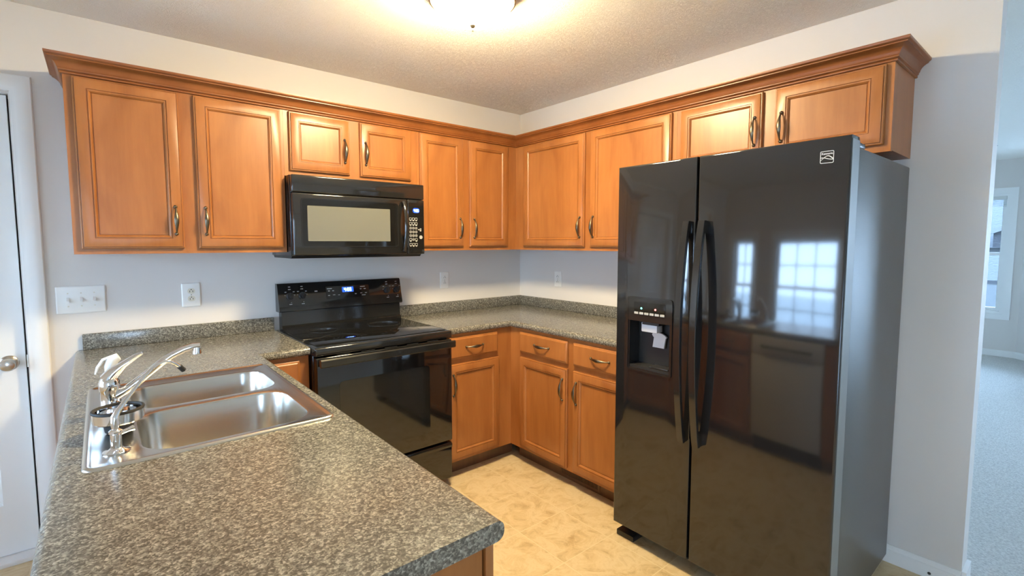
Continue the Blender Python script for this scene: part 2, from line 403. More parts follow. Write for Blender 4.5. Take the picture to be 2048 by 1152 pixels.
def bevel_where(bm, test, off, seg):
    es = [e for e in bm.edges if test(e) and len(e.link_faces) == 2 and e.calc_face_angle(0) > 0.5]
    bmesh.ops.bevel(bm, geom=es, offset=off, segments=seg, profile=0.5, affect='EDGES', clamp_overlap=False)

# ------------------------------------------------------------------ the setting
H = 2.4265
XL, XF, YF = -4.2, 5.88, -6.5
LIV = 0.12
WL = [(-2.02, -0.98, 0.55, 1.80), (-0.62, -0.18, 0.55, 1.80), (-5.6, -4.7, 0.5, 2.0)]          # windows in the left wall, the last one added to bring in daylight (y0,y1,z0,z1)
WF = [(-4.1, -3.2, 0.4, 2.0), (4.0, 4.7, 0.5, 2.0)]                 # unseen windows in the front wall, sized for the daylight they admit (x0,x1)
WFAR = (-2.315, -1.42, 0.53, 2.02); WFAR_ADDED = (-1.25, -0.12, 0.1, 2.2)  # the second far opening is unseen, added for more daylight
WE = (-6.3, -3.6, 0.15, 2.25)  # end wall opening enlarged to brighten the carpeted room
DO = (-3.69, -2.885, 0.0, 2.045)

struct('floor', B(XL - 0.15, 0.09, YF - 0.15, 0.15, -0.1, 0.0), 'vinyl', label='beige mottled tile floor of the kitchen')
struct('floor_carpet', B(0.09, XF + 0.15, YF - 0.15, 0.15, -0.1, 0.008), 'carpet', label='pale carpet of the next room')
struct('ceiling', B(XL - 0.15, XF + 0.15, YF - 0.15, 0.15, H, H + 0.1), 'ceiling', label='textured ceiling')
struct('wall_back', wall_cells('x', 0.0, 0.12, XL - 0.15, XF + 0.15, 0, H, [DO]), 'wall', label='greige wall behind the range')
struct('wall_right', B(0.0, LIV, -2.737, 0.0, 0, H), 'wall', label='greige wall behind the refrigerator')
struct('wall_left', wall_cells('y', XL - 0.15, XL, YF, 0.0, 0, H, WL), 'wall')
struct('wall_front', wall_cells('x', YF - 0.15, YF, XL - 0.15, XF + 0.15, 0, H, [(a, b, c, d) for a, b, c, d in WF]), 'wall')
struct('wall_far', wall_cells('y', XF, XF + 0.15, -2.452, 0.0, 0, H, [WFAR, WFAR_ADDED]), 'wall', label='wall with the window at the far end of the next room')
EX = 4.88
bm = wall_cells('y', EX, EX + 0.15, YF, -3.452, 0, H, [WE]); struct('wall_end', bm, 'wall')
# slanted bay wall with a window opening
BA, BB = Vector((XF, -2.452, 0)), Vector((EX, -3.452, 0)); bl = (BB - BA).length; bd = (BB - BA).normalized(); bn = Vector((bd.y, -bd.x, 0))
if bn.x < 0: bn = -bn
WB = (0.20, 1.22, 0.53, 2.02)
us = [0, WB[0], WB[1], bl]; vs = [0, WB[2], WB[3], H]
bm = cells(us, vs, lambda u, v: not (WB[0] < u < WB[1] and WB[2] < v < WB[3]), 0, 0.12, lambda u, v, w: BA + bd * u + bn * w + Vector((0, 0, v)))
struct('wall_bay', bm, 'wall', label='slanted bay wall of the next room')

# exterior ground, made pale so that it bounces daylight up to the ceiling
tag(obj('ground', B(-40, 40, -40, 40, -0.75, -0.55), 'bounce_ground'), kind='structure')

def portal(loc, sx, sy, direction):
    l = bpy.data.lights.new('daylight_portal', 'AREA'); l.shape = 'RECTANGLE'; l.size = sx; l.size_y = sy; l.cycles.is_portal = True
    o = bpy.data.objects.new('daylight_portal', l); COL.objects.link(o); o.location = loc
    o.rotation_euler = Vector(direction).to_track_quat('-Z', 'Z').to_euler()

def window(n, P, u0, u1, z0, z1, depth, nx=3, nz=2, casing=True, label=None, single=False, arch=False):
    """double hung window in an opening: frame, sashes with grilles, glass; P(u,out,z), out<0 goes into the wall"""
    bm = bmesh.new()
    def bx(a, b, c, d, o0, o1): loft(bm, [rect(P, a, b, c, d, o0), rect(P, a, b, c, d, o1)])
    cw = 0.062
    if casing:
        for a, b, c, d in ((u0 - cw, u0 + 0.004, z0 - cw, z1 + cw), (u1 - 0.004, u1 + cw, z0 - cw, z1 + cw), (u0 + 0.004, u1 - 0.004, z1 - 0.004, z1 + cw), (u0 + 0.004, u1 - 0.004, z0 - cw, z0 + 0.004)):
            bx(a, b, c, d, 0.0005, 0.018)
    t = 0.035
    for a, b, c, d in ((u0, u0 + t, z0, z1), (u1 - t, u1, z0, z1), (u0 + t, u1 - t, z1 - t, z1), (u0 + t, u1 - t, z0, z0 + t)):
        bx(a, b, c, d, -depth, 0.0)
    root = struct(f'window_{n}', bm, 'trim', label=label)
    zm = (z0 + z1) / 2
    for k, (za, zb) in enumerate(((z0 + t, zm + 0.02), (zm - 0.02, z1 - t))):
        bm = bmesh.new(); s = 0.04; oo = -0.075 if k == 0 else -0.05 - 0.055
        if single and k == 1: break
        if single: zb = z1 - t
        a, b = u0 + t, u1 - t
        for q in ((a, a + s, za, zb), (b - s, b, za, zb), (a + s, b - s, za, za + s), (a + s, b - s, zb - s, zb)): bx(*q, oo - 0.028, oo)
        if nx:
            for i in range(1, nx):
                uu = a + s + (b - a - 2 * s) * i / nx; bx(uu - 0.008, uu + 0.008, za + s, zb - s, oo - 0.02, oo - 0.006)
            for i in range(1, nz):
                zz = za + s + (zb - za - 2 * s) * i / nz; bx(a + s, b - s, zz - 0.008, zz + 0.008, oo - 0.0195, oo - 0.0065)
        sash = obj('sash', bm, 'trim', root)
        bm = bmesh.new(); bx(a + s, b - s, za + s, zb - s, oo - 0.015, oo - 0.012); obj('glass_pane', bm, 'glass', sash)
    return root

P_left = frame('+x', XL); P_far = frame('-x', XF); P_end = frame('-x', EX)
P_front = lambda u, out, z: Vector((u, YF + out, z))
P_bay = lambda u, out, z: BA + bd * u - bn * out + Vector((0, 0, z))
window(1, P_far, *WFAR, 0.15, nx=0, label='white window at the far end of the carpeted room')
window(2, P_bay, *WB, 0.12, nx=0, label='bay window at the right edge beyond the wall')
window(3, P_left, *WL[0], 0.15)
window(4, P_left, *WL[1], 0.15, nx=2)
window(5, P_front, *WF[0], 0.15, nx=2)
window(6, P_front, *WF[1], 0.15, nx=2)
window(7, P_end, *WE, 0.15)
window(9, P_left, *WL[2], 0.15, nx=0)  # unseen extra window, put in as a daylight source
window(8, P_far, *WFAR_ADDED, 0.15, nx=0)  # hidden extra window, put in to light the next room
portal((XF + 0.17, (WFAR_ADDED[0] + WFAR_ADDED[1]) / 2, (WFAR_ADDED[2] + WFAR_ADDED[3]) / 2), 1.13, 2.1, (-1, 0, 0))
portal((XF + 0.17, (WFAR[0] + WFAR[1]) / 2, (WFAR[2] + WFAR[3]) / 2), 0.9, 1.5, (-1, 0, 0))
pb = P_bay((WB[0] + WB[1]) / 2, -0.14, 1.27); portal(pb, 1.02, 1.5, -bn)
for w in WL: portal((XL - 0.17, (w[0] + w[1]) / 2, (w[2] + w[3]) / 2), w[1] - w[0], w[3] - w[2], (1, 0, 0))
for w in WF: portal(((w[0] + w[1]) / 2, YF - 0.17, (w[2] + w[3]) / 2), w[1] - w[0], w[3] - w[2], (0, 1, 0))
portal((EX + 0.17, (WE[0] + WE[1]) / 2, (WE[2] + WE[3]) / 2), WE[1] - WE[0], WE[3] - WE[2], (-1, 0, 0))

def skirting(bm, a, b, n, h=0.078, t=0.014):
    """baseboard from a to b on the wall, n pointing into the room"""
    a, b, n = Vector(a), Vector(b), Vector(n)
    prof = [(0.0005, 0.0), (t, 0.0), (t, h * 0.72), (t * 0.8, h * 0.76), (t * 0.75, h * 0.9), (t * 0.4, h), (0.0005, h)]
    loft(bm, [[p + n * o + Vector((0, 0, z)) for o, z in prof] for p in (a, b)]); return bm
bm = skirting(bmesh.new(), (0, -2.43, 0), (0, -2.737, 0), (-1, 0, 0))
br_ = struct('baseboard_right', bm, 'trim', label='white baseboard beside the refrigerator')
obj('dark_hole', lathe(bmesh.new(), [(0.0001, 0), (0.006, 0), (0.006, 0.0012), (0.0001, 0.0012)], (-0.0138, -2.64, 0.024), (-1, 0, 0), 14), 'slot', br_)  # small dark disc for a hole in the baseboard
struct('trim_1', B(-0.001, LIV + 0.001, -2.752, -2.7375, 0, 0.078), 'trim', label='baseboard return on the wall end')
bm = skirting(bmesh.new(), (XF, -2.452, 0.008), (XF, 0, 0.008), (-1, 0, 0)); struct('baseboard_far', bm, 'trim')
bm = skirting(bmesh.new(), BA + Vector((0, 0, 0.008)), BB + Vector((0, 0, 0.008)), -bn); struct('baseboard_bay', bm, 'trim')
bm = skirting(bmesh.new(), (-2.812, 0, 0), (-2.735, 0, 0), (0, -1, 0)); struct('baseboard_back', bm, 'trim')

# the pantry door at the left
bm = bmesh.new(); dz = 0.030
PD = lambda u, out, z: Vector((u, dz - out, z))
x0, x1 = DO[0] + 0.004, DO[1] - 0.009
us_ = [x0, x0 + 0.115, x0 + 0.345, x1 - 0.345, x1 - 0.115, x1]
xp = [(x0 + 0.115, (x0 + x1) / 2 - 0.05), ((x0 + x1) / 2 + 0.05, x1 - 0.105)]
zp = [(0.25, 0.80), (0.98, 1.62), (1.72, 1.93)]
us = sorted({x0, x1, *[v for p in xp for v in p]}); vs = sorted({0.022, 2.04, *[v for p in zp for v in p]})
inp = lambda u, v: any(a < u < b for a, b in xp) and any(a < v < b for a, b in zp)
bm = cells(us, vs, lambda u, v: not inp(u, v), dz, dz + 0.035, lambda u, v, w: (u, w, v))
for a, b in xp:
    for c, d in zp:
        loft(bm, [rect(PD, a + i, b - i, c + i, d - i, -o) for i, o in ((-0.001, 0.002), (0.010, 0.010), (0.024, 0.010), (0.046, 0.003), (0.05, 0.003))], False, True)
door = struct('door_1', bm, 'trim', label='white panelled door at the left edge')
bm = bmesh.new()
lathe(bm, [(0.0001, 0), (0.033, 0), (0.033, 0.005), (0.028, 0.010), (0.012, 0.013), (0.011, 0.030), (0.018, 0.036), (0.0265, 0.046), (0.0275, 0.055), (0.023, 0.064), (0.010, 0.068), (0.0001, 0.0685)], (-2.946, dz - 0.0005, 0.885), (0, -1, 0), 32)
kn = obj('doorknob', bm, 'nickel', door); kn['label'] = 'round brushed nickel doorknob'
obj('latch_plate', B(DO[1] - 0.0045, DO[1] - 0.001, 0.016, 0.028, 0.86, 0.915), 'nickel', door)
bm = bmesh.new()
def casing_bar(a, b, horiz=False):
    pass
prof = [(0.0, 0.0005), (0.0, 0.011), (0.006, 0.013), (0.016, 0.0135), (0.022, 0.017), (0.052, 0.019), (0.060, 0.0165), (0.066, 0.015), (0.070, 0.010), (0.070, 0.0005)]
ci, ct = DO[1] + 0.005, DO[3] + 0.008
path = [(ci, 0.0, 1, 0), (ci, ct, 1, 1), (DO[0] - 0.005, ct, -1, 1), (DO[0] - 0.005, 0.0, -1, 0)]
loft(bm, [[Vector((px + sx * o, -d, pz + sz * o)) for o, d in prof] for px, pz, sx, sz in path])
struct('trim_2', bm, 'trim', label='white door casing at the left edge')
bm = bmesh.new()
for a, b in ((DO[1] - 0.0005, DO[1] + 0.012), (DO[0] - 0.012, DO[0] + 0.0005)): pass
box(bm, DO[0], DO[1], -0.045, 0.10, 0.0, 0.020, 0.004); struct('trim_3', bm, 'trim', label='white threshold under the door')
struct('wall_closet', B(DO[0] - 0.1, DO[1] + 0.1, 0.121, 0.16, 0, 2.2), 'dark')  # near-black slab: the closet's darkness behind the door gap is in its colour

# ------------------------------------------------------------------ cabinets
def handle_spot(u0, u1, side): return u0 + 0.030 if side == 'L' else u1 - 0.030

def wall_cabinet(label, face, pos, u0, u1, z0, z1, doors, stiles=None, body_ext=None):
    """doors: (u0,u1,z0,z1,handle side or None, handle z centre); pos = plane of the face frame"""
    P = frame(face, pos); um = (u0 + u1) / 2
    base = P(um, -0.15, z0); t = thing('wall_cabinet', label, 'cabinet', base, 'maple wall cabinets')
    b0, b1 = body_ext or (u0, u1); bm = bmesh.new()
    loft(bm, [rect(P, b0, b1, z0 + 0.004, z1, -0.0192), rect(P, b0, b1, z0 + 0.004, z1, pos + 0.0005 if pos < 0 else 0)])
    obj('cabinet_body', bm, 'wood', t)
    # face frame with openings behind the doors
    us = sorted({u0, u1, *[d[0] + 0.012 for d in doors], *[d[1] - 0.012 for d in doors]}); vs = sorted({z0, z1, *[d[2] + 0.012 for d in doors], *[d[3] - 0.012 for d in doors]})
    bm = cells(us, vs, lambda u, v: not any(d[0] + 0.012 < u < d[1] - 0.012 and d[2] + 0.012 < v < d[3] - 0.012 for d in doors), 0.0, -0.019, lambda u, v, w: P(u, w, v))
    obj('face_frame', bm, 'wood', t)
    for d in doors:
        dd = obj('door', panel_door(lambda u, o, z: P(u, o + 0.0006, z), *d[:4]), 'wood', t)
        if d[4]: pull(P, handle_spot(d[0], d[1], d[4]), d[5], dd)
    return t
U = 0.305
ZB, ZT, DB, DT = 1.363, 2.125, 1.386, 2.083
hz = 1.508
wall_cabinet('wide two-door maple wall cabinet at the left end over the light switches', '-y', -U, -2.70, -1.872, ZB, ZT,
             [(-2.674, -2.317, DB, DT, 'R', 1.512), (-2.260, -1.888, DB, DT, 'L', 1.512)])
wall_cabinet('short two-door maple wall cabinet directly above the microwave', '-y', -U, -1.8715, -1.1065, 1.757, ZT,
             [(-1.846, -1.530, 1.785, DT, 'R', 1.911), (-1.470, -1.151, 1.785, DT, 'L', 1.911)])
wall_cabinet('two-door maple wall cabinet right of the microwave in the corner', '-y', -U, -1.106, -U, ZB, ZT,
             [(-1.091, -0.772, DB, DT, 'R', hz), (-0.720, -0.391, DB, DT, 'L', hz)], body_ext=(-1.106, -0.0005))
wall_cabinet('two-door maple wall cabinet on the right wall between corner and refrigerator', '-x', -U, -1.585, -U, ZB, ZT,
             [(-0.966, -0.398, DB, DT, 'L', hz), (-1.560, -1.013, DB, DT, 'R', hz)])
wall_cabinet('short two-door maple wall cabinet over the black refrigerator', '-x', -U, -2.489, -1.5855, 1.758, ZT,
             [(-2.016, -1.610, 1.785, DT, 'L', 1.912), (-2.466, -2.070, 1.785, DT, 'R', 1.912)])

# crown moulding: one profile swept with mitres along the cabinet fronts
prof = [(0.0006, 2.088), (0.006, 2.088), (0.0085, 2.0905), (0.0085, 2.0945), (0.006, 2.097), (0.0105, 2.100), (0.0125, 2.1035), (0.0115, 2.107), (0.015, 2.110), (0.0165, 2.117), (0.021, 2.1255), (0.028, 2.133), (0.036, 2.1385), (0.042, 2.141), (0.042, 2.145), (0.047, 2.1475), (0.050, 2.152), (0.050, 2.159), (0.0006, 2.159)]
path = [((-2.70, -0.0005), (-1, 0)), ((-2.70, -U), (-1, -1)), ((-U, -U), (-1, -1)), ((-U, -2.489), (-1, -1)), ((-0.0005, -2.489), (0, -1))]
bm = bmesh.new(); loft(bm, [[Vector((px + o * dx, py + o * dy, z)) for o, z in prof] for (px, py), (dx, dy) in path])
tag(obj('crown_moulding', bm, 'wood_crown', sharp=50), 'stained maple crown moulding running along the top of all wall cabinets', 'moulding')

def base_cabinet(label, face, pos, u0, u1, depth, fronts, ext=None, open_top=False, toe=True, name='base_cabinet', toe_ext=None):
    """fronts: ('door'|'drawer', u0,u1,z0,z1, handle spec)"""
    P = frame(face, pos); t = thing(name, label, 'cabinet', P((u0 + u1) / 2, -depth / 2, 0), 'maple base cabinets')
    b0, b1 = ext or (u0, u1); zt = 0.8755
    bm = bmesh.new()
    if open_top:
        for q in ((b0, b0 + 0.018, -depth, -0.0192), (b1 - 0.018, b1, -depth, -0.0192), (b0 + 0.018, b1 - 0.018, -depth, -depth + 0.018)):
            loft(bm, [rect(P, q[0], q[1], 0.1, zt, q[2]), rect(P, q[0], q[1], 0.1, zt, q[3])])
        loft(bm, [rect(P, b0 + 0.018, b1 - 0.018, 0.1, 0.118, -depth + 0.018), rect(P, b0 + 0.018, b1 - 0.018, 0.1, 0.118, -0.0192)])
    else: loft(bm, [rect(P, b0, b1, 0.1, zt, -depth), rect(P, b0, b1, 0.1, zt, -0.0192)])
    obj('cabinet_body', bm, 'wood', t)
    ops = [(f[1] + 0.012, f[2] - 0.012, f[3] + 0.012, f[4] - 0.012) for f in fronts]
    us = sorted({u0, u1, *[o[0] for o in ops], *[o[1] for o in ops]}); vs = sorted({0.1, zt, *[o[2] for o in ops], *[o[3] for o in ops]})
    bm = cells(us, vs, lambda u, v: not any(o[0] < u < o[1] and o[2] < v < o[3] for o in ops), 0.0, -0.019, lambda u, v, w: P(u, w, v))
    obj('face_frame', bm, 'wood', t)
    if toe:
        a, b = toe_ext or (b0, b1); bm = bmesh.new()
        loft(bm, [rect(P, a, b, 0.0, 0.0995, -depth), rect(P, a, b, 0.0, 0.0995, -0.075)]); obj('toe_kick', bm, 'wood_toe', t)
    for f in fronts:
        PP = lambda u, o, z: P(u, o + 0.0006, z)
        if f[0] == 'door':
            d = obj('door', panel_door(PP, *f[1:5]), 'wood', t)
            if f[5]: pull(P, handle_spot(f[1], f[2], f[5]), f[4] - 0.122, d)
        else:
            d = obj('drawer', slab_front(PP, *f[1:5]), 'wood', t)
            if f[5] != 'plain': pull(P, (f[1] + f[2]) / 2, (f[3] + f[4]) / 2 + 0.002, d, vertical=False)
    return t
D = 0.61
base_cabinet('single-door maple base cabinet with drawer right of the range', '-y', -D, -1.1055, -D, 0.609,
             [('drawer', -1.093, -0.730, 0.728, 0.855, None), ('door', -1.095, -0.717, 0.118, 0.696, 'L')], ext=(-1.1055, -0.0005), toe_ext=(-1.1055, -0.5355))
base_cabinet('two-door maple base cabinet with two drawers left of the refrigerator', '-x', -D, -1.576, -D - 0.0005, 0.609,
             [('drawer', -1.123, -0.714, 0.728, 0.855, None), ('door', -1.123, -0.714, 0.118, 0.696, 'L'),
              ('drawer', -1.562, -1.169, 0.728, 0.855, None), ('door', -1.562, -1.169, 0.118, 0.696, 'R')])
PX = -2.105                                                              # kitchen face of the peninsula
base_cabinet('maple base cabinet left of the range in the peninsula corner', '-y', -D, PX, -1.8765, 0.609,
             [('drawer', -2.085, -1.922, 0.728, 0.855, 'plain'), ('door', -2.085, -1.922, 0.118, 0.696, None)], ext=(-2.70, -1.8765), toe_ext=(-2.70, -1.8765))
base_cabinet('maple sink base cabinet inside the peninsula facing the range side', '+x', PX, -1.6205, -0.6305, 0.595,
             [('door', -1.60, -1.15, 0.118, 0.696, 'R'), ('door', -1.08, -0.66, 0.118, 0.696, 'L'), ('drawer', -1.60, -1.15, 0.728, 0.855, None)], open_top=True)
base_cabinet('narrow maple end cabinet under the near end of the peninsula', '+x', PX, -2.330, -2.2205, 0.595,
             [('door', -2.322, -2.230, 0.118, 0.855, None)])
ec = [o for o in COL.objects if o.name.startswith('base_cabinet')][-1]
obj('end_panel', B(-2.70, -2.1225, -2.3365, -2.3305, 0.0, 0.8755), 'wood', ec)
obj('back_panel', B(-2.706, -2.7005, -2.3365, -0.62, 0.0, 0.8755), 'wood', ec)
obj('corner_stile', B(-2.1185, PX + 0.004, -2.3425, -2.3305, 0.0, 0.8755, 0.001), 'wood', ec)

# dishwasher in the peninsula (mirrored in the refrigerator door)
t = thing('dishwasher', 'pale grey dishwasher under the peninsula, seen mirrored in the refrigerator', 'dishwasher', (-2.4, -1.92, 0))
obj('tub', B(-2.69, PX - 0.02, -2.2185, -1.6225, 0.1, 0.872), 'dark', t)
obj('door', B(PX - 0.019, PX + 0.022, -2.2195, -1.6215, 0.13, 0.74, 0.006), 'dishwasher', t)
obj('control_panel', B(PX - 0.019, PX + 0.022, -2.2195, -1.6215, 0.745, 0.868, 0.006), 'dishwasher', t)
obj('kick_plate', B(-2.20, PX - 0.05, -2.2195, -1.6215, 0.0, 0.099), 'dark', t)
obj('handle', tube(bmesh.new(), [(PX + 0.022, -2.13, 0.80), (PX + 0.045, -2.11, 0.80), (PX + 0.045, -1.73, 0.80), (PX + 0.022, -1.71, 0.80)], 0.009), 'black_plastic', t)

# ------------------------------------------------------------------ countertops
def counter(label, us, vs, filled, nose, parts):
    bm = cells(us, vs, filled, 0.876, 0.914, lambda u, v, w: (u, v, w))
    def test(e):
        a, b = e.verts[0].co, e.verts[1].co
        return abs(a.z - b.z) < 1e-5 and any(n(a) and n(b) for n in nose)
    bevel_where(bm, test, 0.0165, 5)
    xs = sum(us) / len(us)
    t = obj('countertop', bm, 'counter', None, 60); tag(t, label, 'countertop', 'laminate countertops')
    for p in parts: obj('backsplash', p, 'counter', t)
    return t
SX0, SX1, SY0, SY1 = -2.675, -2.122, -1.645, -0.845                        # outer rim of the sink
near = lambda a, b: abs(a - b) < 1e-4
bs = bmesh.new(); box(bs, -2.70, -1.8745, -0.020, -0.0005, 0.9142, 0.988, 0.004)
counter('speckled brown laminate countertop of the peninsula with the sink cut into it', [-2.727, SX0 + 0.012, SX1 - 0.012, -2.085, -1.8745], [-2.354, SY0 + 0.012, SY1 - 0.012, -0.635, -0.0005],
        lambda u, v: (u < -2.085 or v > -0.635) and not (SX0 + 0.012 < u < SX1 - 0.012 and SY0 + 0.012 < v < SY1 - 0.012),
        [lambda p: near(p.x, -2.085) and p.y < -0.63, lambda p: near(p.y, -0.635) and p.x > -2.09, lambda p: near(p.x, -2.727)], [bs])
bs = bmesh.new(); box(bs, -1.1065, -0.0005, -0.020, -0.0005, 0.9142, 0.988, 0.004)
bs2 = bmesh.new(); box(bs2, -0.020, -0.0005, -1.578, -0.0205, 0.9142, 0.988, 0.004)
counter('speckled brown laminate countertop wrapping the corner between range and refrigerator', [-1.1065, -0.635, -0.0005], [-1.578, -0.635, -0.0005],
        lambda u, v: u > -0.635 or v > -0.635, [lambda p: near(p.x, -0.635) and p.y < -0.63, lambda p: near(p.y, -0.635) and p.x < -0.63], [bs, bs2])

# ------------------------------------------------------------------ sink
def rr(u0, u1, v0, v1, z, r, n=6):
    return rrect(lambda a, o, b: Vector((a, b, o)), u0, u1, v0, v1, z, r, n)
bowls = [(-2.567, -2.166, -1.218, -0.930, 0.070), (-2.565, -2.172, -1.606, -1.262, 0.080)]
bm = bmesh.new()
zr = 0.9185
O = [rr(SX0 + i, SX1 - i, SY0 + i, SY1 - i, z, max(0.03 - i, 0.012)) for i, z in ((0, 0.9143), (0.002, 0.9180), (0.006, 0.9205), (0.011, 0.9205), (0.015, 0.9185), (0.020, 0.9170))]
vs = loft(bm, O, False, False)
outer = vs[-1]
holes = []
for x0, x1, y0, y1, r in bowls:
    loops = [rr(x0 - 0.007, x1 + 0.007, y0 - 0.007, y1 + 0.007, 0.9170, r + 0.007), rr(x0, x1, y0, y1, 0.9155, r), rr(x0 + 0.003, x1 - 0.003, y0 + 0.003, y1 - 0.003, 0.908, r - 0.003), rr(x0 + 0.010, x1 - 0.010, y0 + 0.010, y1 - 0.010, 0.79, r - 0.006), rr(x0 + 0.016, x1 - 0.016, y0 + 0.016, y1 - 0.016, 0.765, r - 0.008), rr(x0 + 0.032, x1 - 0.032, y0 + 0.032, y1 - 0.032, 0.750, r - 0.018), rr(x0 + 0.06, x1 - 0.06, y0 + 0.06, y1 - 0.06, 0.747, r - 0.03)]
    v = loft(bm, loops, False, True); holes.append(v[0])
loopE = []
for l in [outer] + holes:
    for i in range(len(l)):
        e = bm.edges.get((l[i], l[(i + 1) % len(l)])); loopE.append(e)
bmesh.ops.triangle_fill(bm, use_beauty=True, use_dissolve=False, edges=loopE, normal=(0, 0, 1))
sink = obj('sink', bm, 'steel', None, 40)
tag(sink, 'stainless steel double bowl sink set into the peninsula countertop', 'sink')
for k, (x0, x1, y0, y1, r) in enumerate(bowls):
    bm = bmesh.new(); lathe(bm, [(0.0001, 0.0015), (0.028, 0.0015), (0.034, 0.004), (0.043, 0.003), (0.045, 0.0005), (0.0001, 0.0005)], ((x0 + x1) / 2, (y0 + y1) / 2, 0.747), (0, 0, 1), 28)
    obj('drain', bm, 'chrome', sink)

# main faucet
FX, FY, FZ = -2.617, -1.215, 0.9172
t = thing('faucet', 'chrome kitchen faucet with single lever and long swan spout', 'faucet', (FX, FY, FZ))
obj('deck_plate', lathe(bmesh.new(), [(0.0001, 0), (0.031, 0), (0.031, 0.004), (0.027, 0.009), (0.0001, 0.009)], (FX, FY, FZ), (0, 0, 1)), 'chrome', t)
bm = bmesh.new(); lathe(bm, [(0.0001, 0.008), (0.0235, 0.008), (0.0235, 0.03), (0.0225, 0.032), (0.0225, 0.070), (0.0245, 0.073), (0.0245, 0.094), (0.0225, 0.102), (0.016, 0.112), (0.0001, 0.116)], (FX, FY, FZ)); obj('faucet_body', bm, 'chrome', t)
sp = [(FX + 0.015, FY - 0.006, 0.972), (FX + 0.04, FY - 0.008, 0.986), (FX + 0.08, FY - 0.012, 1.018), (FX + 0.12, FY - 0.016, 1.051), (FX + 0.15, FY - 0.019, 1.072), (FX + 0.18, FY - 0.022, 1.086), (FX + 0.205, FY - 0.025, 1.0925), (FX + 0.222, FY - 0.027, 1.093)]
bm = bmesh.new(); tube(bm, sp, [0.0135, 0.0125, 0.0115, 0.011, 0.0105, 0.0105, 0.0105, 0.0095], 14); spt = obj('spout', bm, 'chrome', t)
bm = bmesh.new(); lathe(bm, [(0.0001, 0.006), (0.0105, 0.006), (0.0115, -0.003), (0.0115, -0.014), (0.0001, -0.014)], (FX + 0.213, FY - 0.026, 1.083)); obj('aerator', bm, 'chrome', spt)
bm = bmesh.new(); tube(bm, [(FX - 0.004, FY + 0.002, 1.020), (FX + 0.012, FY - 0.002, 1.040), (FX + 0.035, FY - 0.006, 1.060), (FX + 0.060, FY - 0.010, 1.078), (FX + 0.078, FY - 0.013, 1.088)], [0.022, 0.020, 0.015, 0.0125, 0.007], 14, [0.9, 0.85, 0.65, 0.6, 0.7], side=(0, 1, 0)); obj('lever', bm, 'chrome', t)

# side sprayer behind the faucet
t = thing('side_sprayer', 'white and chrome side sprayer standing behind the sink faucet', 'sprayer', (-2.612, -1.060, FZ))
obj('sprayer_base', lathe(bmesh.new(), [(0.0001, 0), (0.023, 0), (0.022, 0.005), (0.017, 0.009), (0.0155, 0.040), (0.018, 0.044), (0.018, 0.05), (0.0001, 0.05)], (-2.612, -1.060, FZ)), 'chrome', t)
bm = bmesh.new(); tube(bm, [(-2.612, -1.060, 0.966), (-2.613, -1.060, 1.000), (-2.612, -1.061, 1.028), (-2.605, -1.062, 1.048), (-2.590, -1.063, 1.056)], [0.011, 0.0125, 0.0150, 0.017, 0.012], 14); sh = obj('spray_head', bm, 'plate', t)
bm = bmesh.new(); tube(bm, [(-2.606, -1.06, 1.058), (-2.628, -1.06, 1.050), (-2.642, -1.059, 1.028), (-2.648, -1.059, 1.008)], [0.010, 0.011, 0.010, 0.006], 12, 0.45, side=(0, 1, 0)); obj('trigger', bm, 'plate', sh)

# slim gooseneck tap of a drinking water filter
GX, GY = -2.612, -1.545
t = thing('filter_tap', 'slim chrome gooseneck drinking water tap nearest on the sink deck', 'faucet', (GX, GY, FZ))
obj('flange', lathe(bmesh.new(), [(0.0001, 0), (0.027, 0), (0.027, 0.002), (0.017, 0.005), (0.0115, 0.010), (0.0001, 0.010)], (GX, GY, FZ)), 'chrome', t)
obj('valve_body', lathe(bmesh.new(), [(0.0001, 0.009), (0.0115, 0.009), (0.011, 0.042), (0.0135, 0.045), (0.0135, 0.050), (0.008, 0.054), (0.0001, 0.055)], (GX, GY, FZ)), 'chrome', t)
gp = [(GX, GY, 0.970), (GX - 0.001, GY + 0.001, 0.985), (GX, GY + 0.002, 1.000), (GX + 0.008, GY + 0.006, 1.014), (GX + 0.030, GY + 0.016, 1.042), (GX + 0.055, GY + 0.028, 1.072), (GX + 0.078, GY + 0.038, 1.096), (GX + 0.090, GY + 0.042, 1.104), (GX + 0.105, GY + 0.048, 1.108), (GX + 0.118, GY + 0.052, 1.105), (GX + 0.130, GY + 0.057, 1.096), (GX + 0.140, GY + 0.060, 1.085)]
bm = bmesh.new(); tube(bm, gp, [0.0068, 0.0085, 0.0080, 0.006, 0.0046, 0.0046, 0.0046, 0.0046, 0.0046, 0.0046, 0.0046, 0.0046], 12); obj('spout', bm, 'chrome', t)
bm = bmesh.new(); tube(bm, [(GX + 0.137, GY + 0.0592, 1.088), (GX + 0.147, GY + 0.063, 1.075)], 0.0066, 12); tp = obj('spout_tip', bm, 'rubber', t); tp['label'] = 'black rubber spout tip'
bm = bmesh.new(); tube(bm, [(GX + 0.008, GY + 0.004, 0.958), (GX + 0.025, GY + 0.011, 0.961), (GX + 0.034, GY + 0.015, 0.962)], [0.005, 0.005, 0.007], 10); obj('tap_lever', bm, 'chrome', t)

